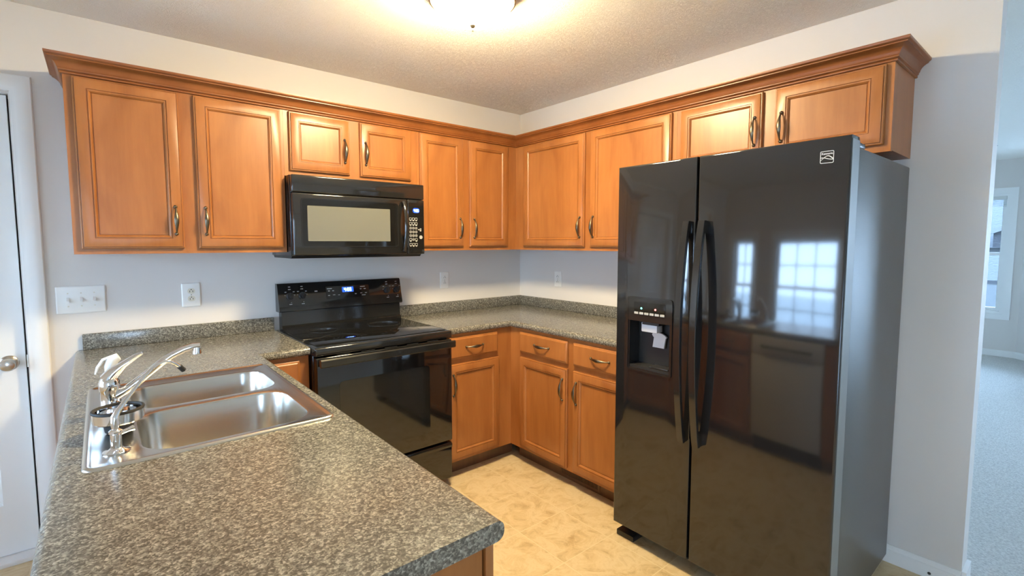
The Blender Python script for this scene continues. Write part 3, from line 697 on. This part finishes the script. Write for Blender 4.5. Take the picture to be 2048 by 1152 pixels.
# basket strainer left on the sink deck
bx_, by_ = -2.603, -1.395
t = thing('basket_strainer', 'chrome sink basket strainer with black rubber rim left on the deck', 'strainer', (bx_, by_, FZ))
obj('basket', lathe(bmesh.new(), [(0.0001, 0.001), (0.026, 0.001), (0.030, 0.006), (0.033, 0.028), (0.0001, 0.028)], (bx_, by_, FZ)), 'rubber', t)
obj('collar', lathe(bmesh.new(), [(0.033, 0.0285), (0.050, 0.030), (0.054, 0.034), (0.055, 0.058), (0.052, 0.060), (0.049, 0.058), (0.048, 0.038), (0.033, 0.036), (0.0001, 0.036), (0.0001, 0.0285)], (bx_, by_, FZ)), 'chrome', t)
bm = bmesh.new(); tube(bm, [(bx_ + 0.0525 * math.cos(a), by_ + 0.0525 * math.sin(a), FZ + 0.061) for a in [2 * PI * k / 40 for k in range(41)]], 0.0042, 8); obj('rubber_rim', bm, 'rubber', t)

# ------------------------------------------------------------------ range
RX0, RX1 = -1.871, -1.110
t = thing('range', 'black freestanding electric range with smooth glass cooktop', 'stove', ((RX0 + RX1) / 2, -0.35, 0))
obj('range_body', B(RX0 + 0.004, RX1 - 0.004, -0.640, -0.03, 0.05, 0.8745, 0.003), 'black', t)
obj('base_plinth', B(RX0 + 0.02, RX1 - 0.02, -0.60, -0.06, 0.0, 0.0495), 'dark', t)
bm = bmesh.new(); box(bm, RX0, RX1, -0.688, -0.028, 0.875, 0.9155, 0.007, 3); obj('cooktop_frame', bm, 'black', t)
ck = obj('cooktop_glass', B(RX0 + 0.022, RX1 - 0.022, -0.650, -0.095, 0.9156, 0.9185, 0.001), 'cooktop', t)
for bx0, by0, rb in ((-1.675, -0.50, 0.105), (-1.305, -0.50, 0.082), (-1.675, -0.225, 0.082), (-1.305, -0.225, 0.098)):
    bm = bmesh.new(); lathe(bm, [(rb, 0), (rb, 0.0004), (rb - 0.003, 0.0004), (rb - 0.003, 0)], (bx0, by0, 0.9186), (0, 0, 1), 48)
    bmesh.ops.delete(bm, geom=[f for f in bm.faces if len(f.verts) > 4], context='FACES')
    obj('burner_ring', bm, 'burner', ck)
bm = bmesh.new()
def prism_x(bm, x0, x1, yz): loft(bm, [[(x0, y, z) for y, z in yz], [(x1, y, z) for y, z in yz]]); return bm
prism_x(bm, RX0 + 0.020, RX1 - 0.012, [(-0.028, 0.9157), (-0.098, 0.9157), (-0.098, 0.932), (-0.085, 0.944), (-0.080, 1.020), (-0.028, 1.020)])
obj('backguard_lower', bm, 'black', t)
bm = bmesh.new(); prism_x(bm, RX0 + 0.006, RX1, [(-0.022, 1.0205), (-0.088, 1.0205), (-0.096, 1.026), (-0.096, 1.034), (-0.062, 1.172), (-0.054, 1.180), (-0.022, 1.180)])
bg = obj('backguard', bm, 'black', t)
sl = Vector((0, 0.034, 0.138)).normalized(); nr = Vector((0, -0.138, 0.034)).normalized()
def PB(u, out, z):                                                      # z measured as height on the sloped control face
    f = (z - 1.034) / 0.138; return Vector((u, -0.096 + 0.034 * f, z)) + nr * out
for kx in (-1.802, -1.734, -1.208, -1.141):
    c = PB(kx, 0.0004, 1.108)
    bm = bmesh.new(); lathe(bm, [(0.0001, 0), (0.0205, 0), (0.0205, 0.004), (0.0175, 0.006), (0.0160, 0.022), (0.0145, 0.024), (0.0001, 0.024)], c, nr, 24)
    k_ = obj('knob', bm, 'black_plastic', bg)
    bm = bmesh.new(); rot = Matrix.Rotation(random.uniform(-0.5, 0.2), 3, nr); up = rot @ sl; sd = up.cross(nr)
    loft(bm, [[c + nr * (0.024 + o) + up * a + sd * b for a, b in ((-0.0155, -0.0035), (0.0155, -0.0035), (0.0155, 0.0035), (-0.0155, 0.0035))] for o in (0.0002, 0.007)])
    obj('knob_grip', bm, 'black_plastic', k_)
bm = bmesh.new(); loft(bm, [rrect(PB, -1.598, -1.330, 1.078, 1.150, o, 0.004) for o in (0.0002, 0.0012)]); dp = obj('control_display', bm, 'cooktop', bg)
bm = bmesh.new(); loft(bm, [rrect(PB, -1.500, -1.430, 1.112, 1.142, o, 0.003) for o in (0.0013, 0.0017)]); obj('clock_window', bm, 'led_glow', dp)
bm = bmesh.new(); seg_text(bm, '4:03', PB, -1.488, 1.117, 0.020, 0.0105, 0.0026, 0.0018, 0.0035); obj('clock_digits', bm, 'led_blue', dp)
def dash(P, u, z, w, h, o): loft(bm, [rect(P, u - w / 2, u + w / 2, z - h / 2, z + h / 2, o), rect(P, u - w / 2, u + w / 2, z - h / 2, z + h / 2, o + 0.0004)])
for u, z, w in ((-1.576, 1.138, 0.030), (-1.580, 1.124, 0.010), (-1.555, 1.124, 0.010), (-1.582, 1.098, 0.012), (-1.552, 1.100, 0.014), (-1.522, 1.098, 0.012), (-1.418, 1.098, 0.010), (-1.382, 1.101, 0.013), (-1.352, 1.101, 0.013), (-1.37, 1.140, 0.030), (-1.383, 1.126, 0.010), (-1.357, 1.126, 0.012), (-1.368, 1.088, 0.024)):
    bm = bmesh.new(); dash(PB, u, z, w, 0.004, 0.0013); obj('key_print', bm, 'print', dp)
for kx in (-1.802, -1.734, -1.208, -1.141):
    for du, dz_, w in ((0, 0.052, 0.012), (0, 0.038, 0.014), (-0.022, 0.024, 0.010), (0.022, 0.024, 0.010), (-0.026, 0.006, 0.005), (0.026, 0.006, 0.005), (0.004, -0.036, 0.004), (0, -0.046, 0.016)):
        bm = bmesh.new(); dash(PB, kx + du, 1.108 + dz_, w, 0.004, 0.0002); obj('dial_print', bm, 'print', bg)
bm = bmesh.new(); dash(PB, -1.655, 1.128, 0.016, 0.006, 0.0002); obj('lamp_print', bm, 'print', bg)
# oven door with window and full-width handle, storage drawer
od = obj('oven_door', B(RX0 + 0.004, RX1 - 0.004, -0.690, -0.6405, 0.282, 0.868, 0.006, 3), 'range_gloss', t)
bm = bmesh.new(); loft(bm, [rrect(frame('-y', -0.6902), -1.76, -1.26, 0.36, 0.74, o, 0.02) for o in (0.0, 0.0015)]); obj('oven_window', bm, 'range_gloss', od)
bm = bmesh.new(); prism_x(bm, RX0 + 0.012, RX1 + 0.004 - 0.012, [(-0.710, 0.832), (-0.731, 0.828), (-0.737, 0.834), (-0.737, 0.862), (-0.731, 0.868), (-0.710, 0.864)])
for a in (RX0 + 0.012, RX1 - 0.040): box(bm, a, a + 0.03, -0.7105, -0.6903, 0.836, 0.860)
obj('oven_handle', bm, 'black', od)
for k in range(5): a = RX0 + 0.10 + k * 0.125; obj('vent_slot', B(a, a + 0.07, -0.6895, -0.6885, 0.8705, 0.8735), 'burner', t)
dr = obj('storage_drawer', B(RX0 + 0.004, RX1 - 0.004, -0.684, -0.6405, 0.055, 0.268, 0.006, 3), 'range_gloss', t)
obj('drawer_pull_lip', B(RX0 + 0.006, RX1 - 0.006, -0.690, -0.6845, 0.240, 0.262, 0.002), 'black', dr)

# ------------------------------------------------------------------ microwave
MX0, MX1, MY = -1.868, -1.111, -0.400
PM = frame('-y', MY)
t = thing('microwave', 'black over-the-range microwave hung under the short wall cabinet', 'microwave', ((MX0 + MX1) / 2, -0.2, 1.330))
obj('microwave_body', B(MX0, MX1, -0.362, -0.001, 1.343, 1.7562, 0.003), 'black', t)
bm = bmesh.new(); prism_x(bm, MX0 + 0.004, MX1 - 0.004, [(-0.02, 1.3425), (-0.36, 1.3425), (-0.345, 1.330), (-0.03, 1.330)]); obj('vent_hood_base', bm, 'black_plastic', t)
bm = bmesh.new(); box(bm, MX0 + 0.002, MX1 - 0.001, MY + 0.002, -0.3625, 1.668, 1.756, 0.006, 3); obj('vent_grille', bm, 'black', t)
bm = bmesh.new(); box(bm, MX0 + 0.003, -1.2245, MY, -0.3625, 1.345, 1.6655, 0.008, 3); md = obj('door', bm, 'black', t)
bm = bmesh.new(); ring(bm, PM, -1.826, -1.284, 1.388, 1.640, 0.018, 0.006, 0.0002, 0.003); obj('window_frame', bm, 'black', md)
bm = bmesh.new(); loft(bm, [rrect(PM, -1.820, -1.290, 1.394, 1.634, o, 0.012) for o in (0.0002, 0.0010)]); obj('window_border', bm, 'cooktop', md)
bm = bmesh.new(); loft(bm, [rrect(PM, -1.794, -1.336, 1.420, 1.602, o, 0.004) for o in (0.0011, 0.0018)]); wn_ = obj('window', bm, 'mw_window', md); wn_['label'] = 'grey screened window'
bm = bmesh.new(); pts = []
for k in range(17):
    q = k / 16; pts.append(PM(-1.250, 0.006 + 0.034 * math.sin(PI * q) ** 0.7, 1.362 + 0.288 * q))
tube(bm, pts, 0.013, 12, 0.6, side=(1, 0, 0)); obj('handle', bm, 'black', md)
cp = obj('control_panel', B(-1.2235, MX1 - 0.001, MY + 0.001, -0.3625, 1.345, 1.6655, 0.006, 3), 'black', t)
bm = bmesh.new(); loft(bm, [rrect(PM, -1.216, -1.118, 1.372, 1.648, o, 0.004) for o in (-0.0008, 0.0006)]); cg = obj('touch_panel', bm, 'cooktop', cp)
bm = bmesh.new(); loft(bm, [rrect(PM, -1.190, -1.146, 1.588, 1.616, o, 0.012) for o in (0.0007, 0.0010)]); obj('clock_window', bm, 'led_glow', cg)
bm = bmesh.new(); seg_text(bm, '4:05', PM, -1.1835, 1.594, 0.0155, 0.0072, 0.0019, 0.0011, 0.0026); obj('clock_digits', bm, 'led_blue', cg)
for r_ in range(7):
    zc = (1.552, 1.525, 1.498, 1.476, 1.454, 1.431, 1.402)[r_]
    for c_ in range(3):
        uc = -1.206 + c_ * 0.0185
        rnd = r_ in (2, 3, 4) or (r_ == 5 and c_ == 1)
        hw = 0.0078; rr_ = 0.0074 if rnd else 0.003
        bm = bmesh.new(); ring(bm, PM, uc - hw, uc + hw, zc - hw, zc + hw, rr_, 0.0022, 0.0007, 0.0012)
        if rnd: dash(PM, uc, zc, 0.004, 0.006, 0.0007)
        else: dash(PM, uc, zc - 0.0100, 0.010, 0.0045, 0.0007)
        obj('key', bm, 'print', cg)
bm = bmesh.new(); dash(PM, -1.148, 1.490, 0.018, 0.006, 0.0007); dash(PM, -1.140, 1.489, 0.010, 0.018, 0.0007); obj('start_key', bm, 'print', cg)
bm = bmesh.new(); lathe(bm, [(0.0001, 0), (0.011, 0), (0.011, 0.0004), (0.0001, 0.0004)], PM(-1.138, 0.0007, 1.445), (0, -1, 0), 20); obj('stop_key', bm, 'print', cg)


# ------------------------------------------------------------------ refrigerator
GY0, GY1 = -2.496, -1.587; SPL = -1.977; FXF = -0.785; FXB = -0.705
PFR = frame('-x', FXF)
t = thing('refrigerator', 'black side by side refrigerator with ice and water dispenser', 'refrigerator', (-0.37, (GY0 + GY1) / 2, 0))
obj('cabinet_body', B(-0.695, -0.020, GY0 + 0.002, GY1 - 0.002, 0.035, 1.7245, 0.006, 2), 'fridge_side', t)
obj('base_grille', B(-0.715, -0.6955, GY0 + 0.10, GY1 - 0.10, 0.030, 0.066), 'dark', t)
def fridge_door(name, y0, y1, hole=None):
    us = sorted({y0, y1, *(hole[:2] if hole else ())}); vs = sorted({0.0735, 1.753, *(hole[2:] if hole else ())})
    bm = cells(us, vs, lambda u, v: not (hole and hole[0] < u < hole[1] and hole[2] < v < hole[3]), FXF, FXB, lambda u, v, w: (w, u, v))
    def outer(e):
        a, b = e.verts[0].co, e.verts[1].co
        return a.x < FXF + 1e-4 and b.x < FXF + 1e-4 and any(near(a[i], q) and near(b[i], q) for i, q in ((1, y0), (1, y1), (2, 0.0735), (2, 1.753)))
    bevel_where(bm, outer, 0.007, 4)
    return obj(name, bm, 'fridge_gloss', t, 30)
HO = (-1.868, -1.664, 0.846, 1.062)
fz = fridge_door('freezer_door', SPL + 0.004, GY1, HO)
ff = fridge_door('fresh_food_door', GY0, SPL - 0.004)
for d, a, b in ((fz, SPL + 0.012, GY1 - 0.008), (ff, GY0 + 0.004, SPL - 0.012)):
    g = obj('gasket', B(FXB + 0.0004, -0.6955, a, b, 0.085, 1.742), 'gasket', d); g['label'] = 'grey door gasket'
for y in (GY1 - 0.05, GY0 + 0.035, ):
    bm = bmesh.new(); box(bm, -0.765, -0.66, y - 0.03, y + 0.03, 1.7535, 1.768, 0.004) if False else box(bm, -0.690, -0.62, y - 0.03, y + 0.028, 1.725, 1.742, 0.004); obj('hinge_cover', bm, 'black_plastic', t)
bm = bmesh.new(); box(bm, -0.760, -0.66, GY1 - 0.100, GY1 - 0.004, 0.0, 0.026, 0.002); box(bm, -0.715, -0.67, GY1 - 0.07, GY1 - 0.03, 0.026, 0.036); obj('foot', bm, 'black_plastic', t)
bm = bmesh.new(); box(bm, -0.760, -0.66, GY0 + 0.004, GY0 + 0.100, 0.0, 0.026, 0.002); box(bm, -0.715, -0.67, GY0 + 0.03, GY0 + 0.07, 0.026, 0.036); obj('foot', bm, 'black_plastic', t)
def fridge_handle(y, parent):
    bm = bmesh.new(); loops = []; N = 28; w = 0.0155
    for k in range(N + 1):
        q = k / N; z = 0.585 + 0.913 * q; o = 0.016 + 0.046 * math.sin(PI * q) ** 0.85
        th = 0.014
        loops.append([Vector((FXF - o - a, y + b, z)) for a, b in ((0, -w), (0, w), (th * 0.7, w), (th, w - 0.003), (th, -w + 0.003), (th * 0.7, -w))])
    loft(bm, loops)
    for z0, z1 in ((0.585, 0.635), (1.448, 1.498)): box(bm, FXF - 0.024, FXF - 0.0003, y - w + 0.002, y + w - 0.002, z0 + 0.001, z1 - 0.001)
    return obj('handle', bm, 'black', parent, 40)
fridge_handle(SPL + 0.0305, fz); fridge_handle(SPL - 0.042 + 0.006, ff)
for d, y in ((ff, GY0),):
    g = obj('side_trim', B(FXF + 0.009, FXB, y - 0.0016, y - 0.0002, 0.080, 1.742), 'gasket', d); g['label'] = 'grey trim on the door edge'
# dispenser
bm = bmesh.new(); ring(bm, PFR, -1.882, -1.652, 0.834, 1.170, 0.014, 0.006, 0.0002, 0.005); dsp = obj('dispenser_bezel', bm, 'black', fz)
bm = bmesh.new(); loft(bm, [rrect(PFR, -1.8755, -1.6585, 1.0625, 1.1635, o, 0.006) for o in (0.0002, 0.004)]); pn = obj('dispenser_panel', bm, 'black', fz)
bm = bmesh.new()
for q in (B(FXF + 0.072, FXB - 0.0005, HO[0], HO[1], HO[2], HO[3]), B(FXF + 0.004, FXF + 0.0715, HO[0] + 0.0002, HO[1] - 0.0002, HO[2], HO[2] + 0.012), B(FXF + 0.010, FXF + 0.0715, HO[0] + 0.06, HO[1] - 0.06, HO[3] - 0.014, HO[3] - 0.0005)):
    tmp = bpy.data.meshes.new('tmp'); q.to_mesh(tmp); q.free(); bm.from_mesh(tmp); bpy.data.meshes.remove(tmp)
obj('dispenser_recess', bm, 'black_plastic', fz)
obj('drip_tray', B(FXF + 0.006, FXF + 0.055, -1.860, -1.765, HO[2] + 0.0125, HO[2] + 0.020, 0.002), 'black_plastic', fz)
bm = bmesh.new(); box(bm, FXF + 0.014, FXF + 0.060, -1.797, -1.716, 1.014, 1.056, 0.004); ch = obj('ice_chute', bm, 'grey_plastic', fz); ch['label'] = 'pale grey ice chute'
bm = bmesh.new(); PP_ = lambda u, o, z: Vector((FXF + 0.03 - o, u, z))
loft(bm, [[Vector((FXF + 0.040 + dx + k * 0.004, yc + s * w_, z)) for dx, s in ((0, -1), (0, 1), (0.010, 1), (0.010, -1))] for k, (z, yc, w_) in enumerate(((1.012, -1.783, 0.022), (1.002, -1.787, 0.034), (0.994, -1.789, 0.034), (0.988, -1.787, 0.029), (0.943, -1.778, 0.029)))])
pd = obj('dispenser_paddle', bm, 'grey_plastic', fz); pd['label'] = 'pale grey dispenser paddle'
bm = bmesh.new(); loft(bm, [rrect(PFR, -1.848, -1.690, 1.098, 1.148, o, 0.004) for o in (0.0042, 0.0056)]); obj('dispenser_display', bm, 'cooktop', pn)
for k in range(6): a = -1.690 - 0.0265 * (k + 1) + 0.003; bm = bmesh.new(); loft(bm, [rrect(PFR, a, a + 0.021, 1.094, 1.104, o, 0.002) for o in (0.0058, 0.0075)]); obj('dispenser_button', bm, 'print', pn)
for y, mm in ((-1.7285, 'led_green'), (-1.800, 'led_red')):
    obj('indicator_lamp', lathe(bmesh.new(), [(0.0001, 0), (0.0042, 0), (0.0036, 0.0012), (0.0001, 0.0014)], PFR(y, 0.0058, 1.121), (-1, 0, 0), 14), mm, pn)
# emblem: outlined square with the maker's word and two crossing waves
E0, E1, EZ0, EZ1 = -2.4492, -2.4095, 1.6700, 1.7095
bm = bmesh.new(); ring(bm, PFR, E0, E1, EZ0, EZ1, 0.004, 0.0017, 0.0003, 0.0010)
def wave(fn, wfn, n=24):
    up, lo = [], []
    for k in range(n + 1):
        q = k / n; u = E1 - 0.0012 - (E1 - E0 - 0.0024) * q; z = EZ0 + (EZ1 - EZ0) * fn(q); w = wfn(q)
        up.append((u, z + w / 2)); lo.append((u, z - w / 2))
    pts = up + lo[::-1]
    vs0 = [bm.verts.new(PFR(a, 0.0004, b)) for a, b in pts]; vs1 = [bm.verts.new(PFR(a, 0.0011, b)) for a, b in pts]
    m_ = len(up)
    for k in range(m_ - 1):
        for vv in (vs0, vs1): bm.faces.new((vv[k], vv[k + 1], vv[2 * m_ - 2 - k], vv[2 * m_ - 1 - k]))
    N_ = len(pts)
    for k in range(N_): bm.faces.new((vs0[k], vs0[(k + 1) % N_], vs1[(k + 1) % N_], vs1[k]))
wave(lambda q: 0.26 + 0.34 * math.sin(PI * min(1, max(0, q * 0.86 + 0.02))) ** 1.6, lambda q: 0.0018 + 0.0045 * max(0, q - 0.45))
wave(lambda q: 0.38 + 0.09 * math.cos(PI * 2 * (q - 0.12) * 0.62), lambda q: 0.0022)
emb = obj('emblem', bm, 'silver', ff); emb['label'] = 'silver emblem with two crossing waves'
tcv = bpy.data.curves.new('word', 'FONT'); tcv.body = 'Kenmore'; tcv.size = 0.0098; tcv.align_x = 'CENTER'; tcv.extrude = 0.0003; tcv.offset = 0.00018
to = bpy.data.objects.new('word', tcv); COL.objects.link(to)
dg = bpy.context.evaluated_depsgraph_get(); tme = bpy.data.meshes.new_from_object(to.evaluated_get(dg))
bpy.data.objects.remove(to); bpy.data.curves.remove(tcv)
bm = bmesh.new(); bm.from_mesh(tme); bpy.data.meshes.remove(tme)
for v in bm.verts: v.co = PFR((E0 + E1) / 2 - v.co.x * 0.86, 0.0007 + v.co.z, 1.6978 + v.co.y)
obj('emblem_word', bm, 'silver', emb)

# ------------------------------------------------------------------ switches and sockets
M['ivory'] = plain('ivory_receptacle', (0.72, 0.68, 0.56), 0.4)
def outlet(P, u, z, label, w=0.072, h=0.118, rm='plate'):
    c = P(u, 0, z - h / 2); t = thing('wall_outlet', label, 'outlet', c, 'white duplex wall outlets')
    bm = bmesh.new(); loft(bm, [rrect(P, u - w / 2 + i, u + w / 2 - i, z - h / 2 + i, z + h / 2 - i, o, 0.004) for i, o in ((0, 0.0005), (0, 0.003), (0.003, 0.0062), (0.005, 0.0066))]); obj('cover_plate', bm, 'plate', t)
    for s in (-1, 1):
        zc = z + s * 0.0195
        bm = bmesh.new(); loft(bm, [rrect(P, u - 0.0165, u + 0.0165, zc - 0.014, zc + 0.014, o, 0.0125) for o in (0.0067, 0.0085)]); rc = obj('receptacle', bm, rm, t)
        bm = bmesh.new()
        for a in (-0.0065, 0.0065): loft(bm, [rect(P, u + a - 0.0012, u + a + 0.0012, zc - 0.006, zc + 0.003, o) for o in (0.0086, 0.0090)])
        lathe(bm, [(0.0001, 0), (0.0026, 0), (0.0026, 0.0004), (0.0001, 0.0004)], P(u, 0.0086, zc + 0.0075), P(0, 1, 0) - P(0, 0, 0), 10)
        obj('socket_slots', bm, 'slot', rc)
    obj('screw', lathe(bmesh.new(), [(0.0001, 0), (0.003, 0), (0.0025, 0.001), (0.0001, 0.001)], P(u, 0.0067, z), P(0, 1, 0) - P(0, 0, 0), 10), 'nickel', t)
PW = frame('-y', 0.0); PR = frame('-x', 0.0)
outlet(PW, -2.265, 1.1425, 'white duplex outlet between the light switches and the range', 0.083, 0.124, 'ivory')
outlet(PW, -0.726, 1.1445, 'white duplex outlet right of the range under the corner cabinet')
outlet(PR, -0.434, 1.142, 'white duplex outlet on the right wall by the refrigerator')
t = thing('light_switch', 'white triple toggle light switch plate beside the door casing', 'light switch', (-2.694, 0, 1.087))
bm = bmesh.new(); loft(bm, [rrect(PW, -2.782 + i, -2.606 - i, 1.087 + i, 1.213 - i, o, 0.004) for i, o in ((0, 0.0005), (0, 0.003), (0.004, 0.0065), (0.006, 0.0068))]); obj('cover_plate', bm, 'plate', t)
for u in (-2.740, -2.694, -2.648):
    bm = bmesh.new(); loft(bm, [[PW(u - a, o, z0_) for a, z0_ in ((0.0048, 1.150 + b0), (-0.0048, 1.150 + b0), (-0.0048, 1.150 + b1), (0.0048, 1.150 + b1))] for o, b0, b1 in ((0.0069, -0.011, 0.011), (0.009, -0.010, 0.009), (0.019, -0.012, -0.004))]); tg = obj('toggle', bm, 'plate', t)
    for z in (1.120, 1.180): obj('screw', lathe(bmesh.new(), [(0.0001, 0), (0.003, 0), (0.0025, 0.001), (0.0001, 0.001)], PW(u, 0.0069, z), (0, -1, 0), 10), 'ivory', t)

# floor register set into the toe kick
t = thing('toe_kick_vent', 'brown slotted air vent in the toe kick beside the refrigerator', 'vent', (-0.537, -1.15, 0.012))
PT = frame('-x', -0.5352)
bm = bmesh.new(); ring(bm, PT, -1.300, -0.990, 0.012, 0.086, 0.003, 0.012, 0.0003, 0.004); obj('vent_frame', bm, 'wood_toe', t)
bm = bmesh.new(); loft(bm, [rect(PT, -1.288, -1.002, 0.024, 0.074, o) for o in (0.0002, 0.0008)]); obj('vent_opening', bm, 'dark', t)
bm = bmesh.new()
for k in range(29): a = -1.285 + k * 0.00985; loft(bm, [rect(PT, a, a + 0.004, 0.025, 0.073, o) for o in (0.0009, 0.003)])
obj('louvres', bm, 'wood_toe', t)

# ------------------------------------------------------------------ ceiling lamp
LX, LY = -1.425, -1.345
t = thing('ceiling_light', 'frosted glass dome ceiling light with finial, switched on', 'ceiling light', (LX, LY, 2.27))
obj('canopy', lathe(bmesh.new(), [(0.0001, H - 0.0005), (0.160, H - 0.0005), (0.168, H - 0.010), (0.175, H - 0.040), (0.175, H - 0.053), (0.168, H - 0.055), (0.166, H - 0.048), (0.0001, H - 0.036)], (LX, LY, 0), n=48), 'bronze', t)
gl = [(0.0001, H - 0.0465), (0.160, H - 0.0485)] + [(0.160 * math.cos(a), H - 0.050 - 0.090 * math.sin(a)) for a in [PI / 2 * k / 12 for k in range(0, 12)]] + [(0.012, H - 0.1405), (0.0001, H - 0.1405)]
obj('glass_dome', lathe(bmesh.new(), gl, (LX, LY, 0), n=48), 'lamp_glass', t)
obj('finial', lathe(bmesh.new(), [(0.0001, H - 0.141), (0.0115, H - 0.141), (0.012, H - 0.145), (0.0075, H - 0.153), (0.0038, H - 0.156), (0.0050, H - 0.161), (0.0036, H - 0.166), (0.0001, H - 0.1675)], (LX, LY, 0), n=20), 'bronze', t)

# ------------------------------------------------------------------ the next room and the outside
fx, fy = 4.0, -1.76
t = thing('ceiling_fan', 'dark ceiling fan in the carpeted room, one blade tip showing', 'ceiling fan', (fx, fy, 2.30))
obj('motor', lathe(bmesh.new(), [(0.0001, H - 0.0005), (0.06, H - 0.0005), (0.065, H - 0.03), (0.10, H - 0.036), (0.11, H - 0.08), (0.08, H - 0.11), (0.0001, H - 0.11)], (fx, fy, 0)), 'fan', t)
for k in range(5):
    a = -1.235 + k * 2 * PI / 5; d = Vector((math.cos(a), math.sin(a), 0)); s = Vector((-d.y, d.x, 0)); c = Vector((fx, fy, H - 0.055))
    bm = bmesh.new(); loft(bm, [[c + d * r + s * w + Vector((0, 0, 0.012 * w / 0.06 + o)) for w in (-hw, hw)][::1] + [c + d * r + s * w + Vector((0, 0, 0.012 * w / 0.06 + o - 0.006)) for w in (hw, -hw)] for r, hw, o in ((0.112, 0.03, 0), (0.2, 0.055, 0), (0.5, 0.062, 0), (0.585, 0.045, 0), (0.60, 0.02, 0))])
    obj('blade', bm, 'fan', t)

t = thing('window_blind', 'white slatted blind drawn up at the top of the far window', 'blind', (XF + 0.03, -1.87, 1.84))
obj('head_rail', B(XF + 0.004, XF + 0.045, -2.278, -1.457, 1.945, 1.984), 'blind', t)
bm = bmesh.new()
for k in range(7): box(bm, XF + 0.005, XF + 0.044, -2.276, -1.459, 1.862 + k * 0.0118, 1.864 + k * 0.0118)
obj('slats', bm, 'blind', t)

t = thing('neighbour_house', 'neighbouring house with grey roof and white gable outside the far window', 'house', (20, -1, -0.55))
obj('ground_storey', B(17.5, 26, -7, 6, -0.55, 1.30), 'siding', t)
bm = bmesh.new(); loft(bm, [[(16.9, y, 1.28), (21.5, y, 3.1), (26.4, y, 1.28)] for y in (-7.4, 6.4)]); obj('roof', bm, 'shingle', t)
bm = bmesh.new(); loft(bm, [[(x, -2.9, 1.28), (x, -1.1, 1.28), (x, -1.1, 1.75), (x, -2.0, 2.15), (x, -2.9, 1.75)] for x in (16.95, 19.5)]); obj('gable', bm, 'shingle', t)
bm = bmesh.new()
for s in (-1, 1): loft(bm, [[(x, -2.0, 2.22), (x, -2.0, 2.08), (x, -2.0 + s * 1.05, 1.62), (x, -2.0 + s * 1.05, 1.76)] for x in (16.8, 16.94)])
obj('gable_trim', bm, 'siding', t)
t = thing('neighbour_garage', 'low garage with grey shingle roof behind the white fence', 'garage', (13, -1, -0.55))
obj('garage_wall', B(11.6, 14.9, -5, 3, -0.55, 0.45), 'siding', t)
bm = bmesh.new(); loft(bm, [[(11.2, y, 0.40), (13.25, y, 1.17), (15.3, y, 0.40)] for y in (-5.3, 3.3)]); obj('roof', bm, 'shingle', t)
t = thing('garden_fence', 'white board fence outside the far window', 'fence', (9, -1, -0.55))
obj('fence_boards', B(9.0, 9.03, -6, 3, -0.5, 0.72), 'siding', t)
bm = bmesh.new(); box(bm, 8.985, 9.045, -6, 3, 0.7205, 0.78); obj('fence_rail', bm, 'shingle', t)
for k in range(5): obj('post', B(9.031, 9.13, -5.8 + k * 2.1, -5.7 + k * 2.1, -0.55, 0.719), 'siding', t)
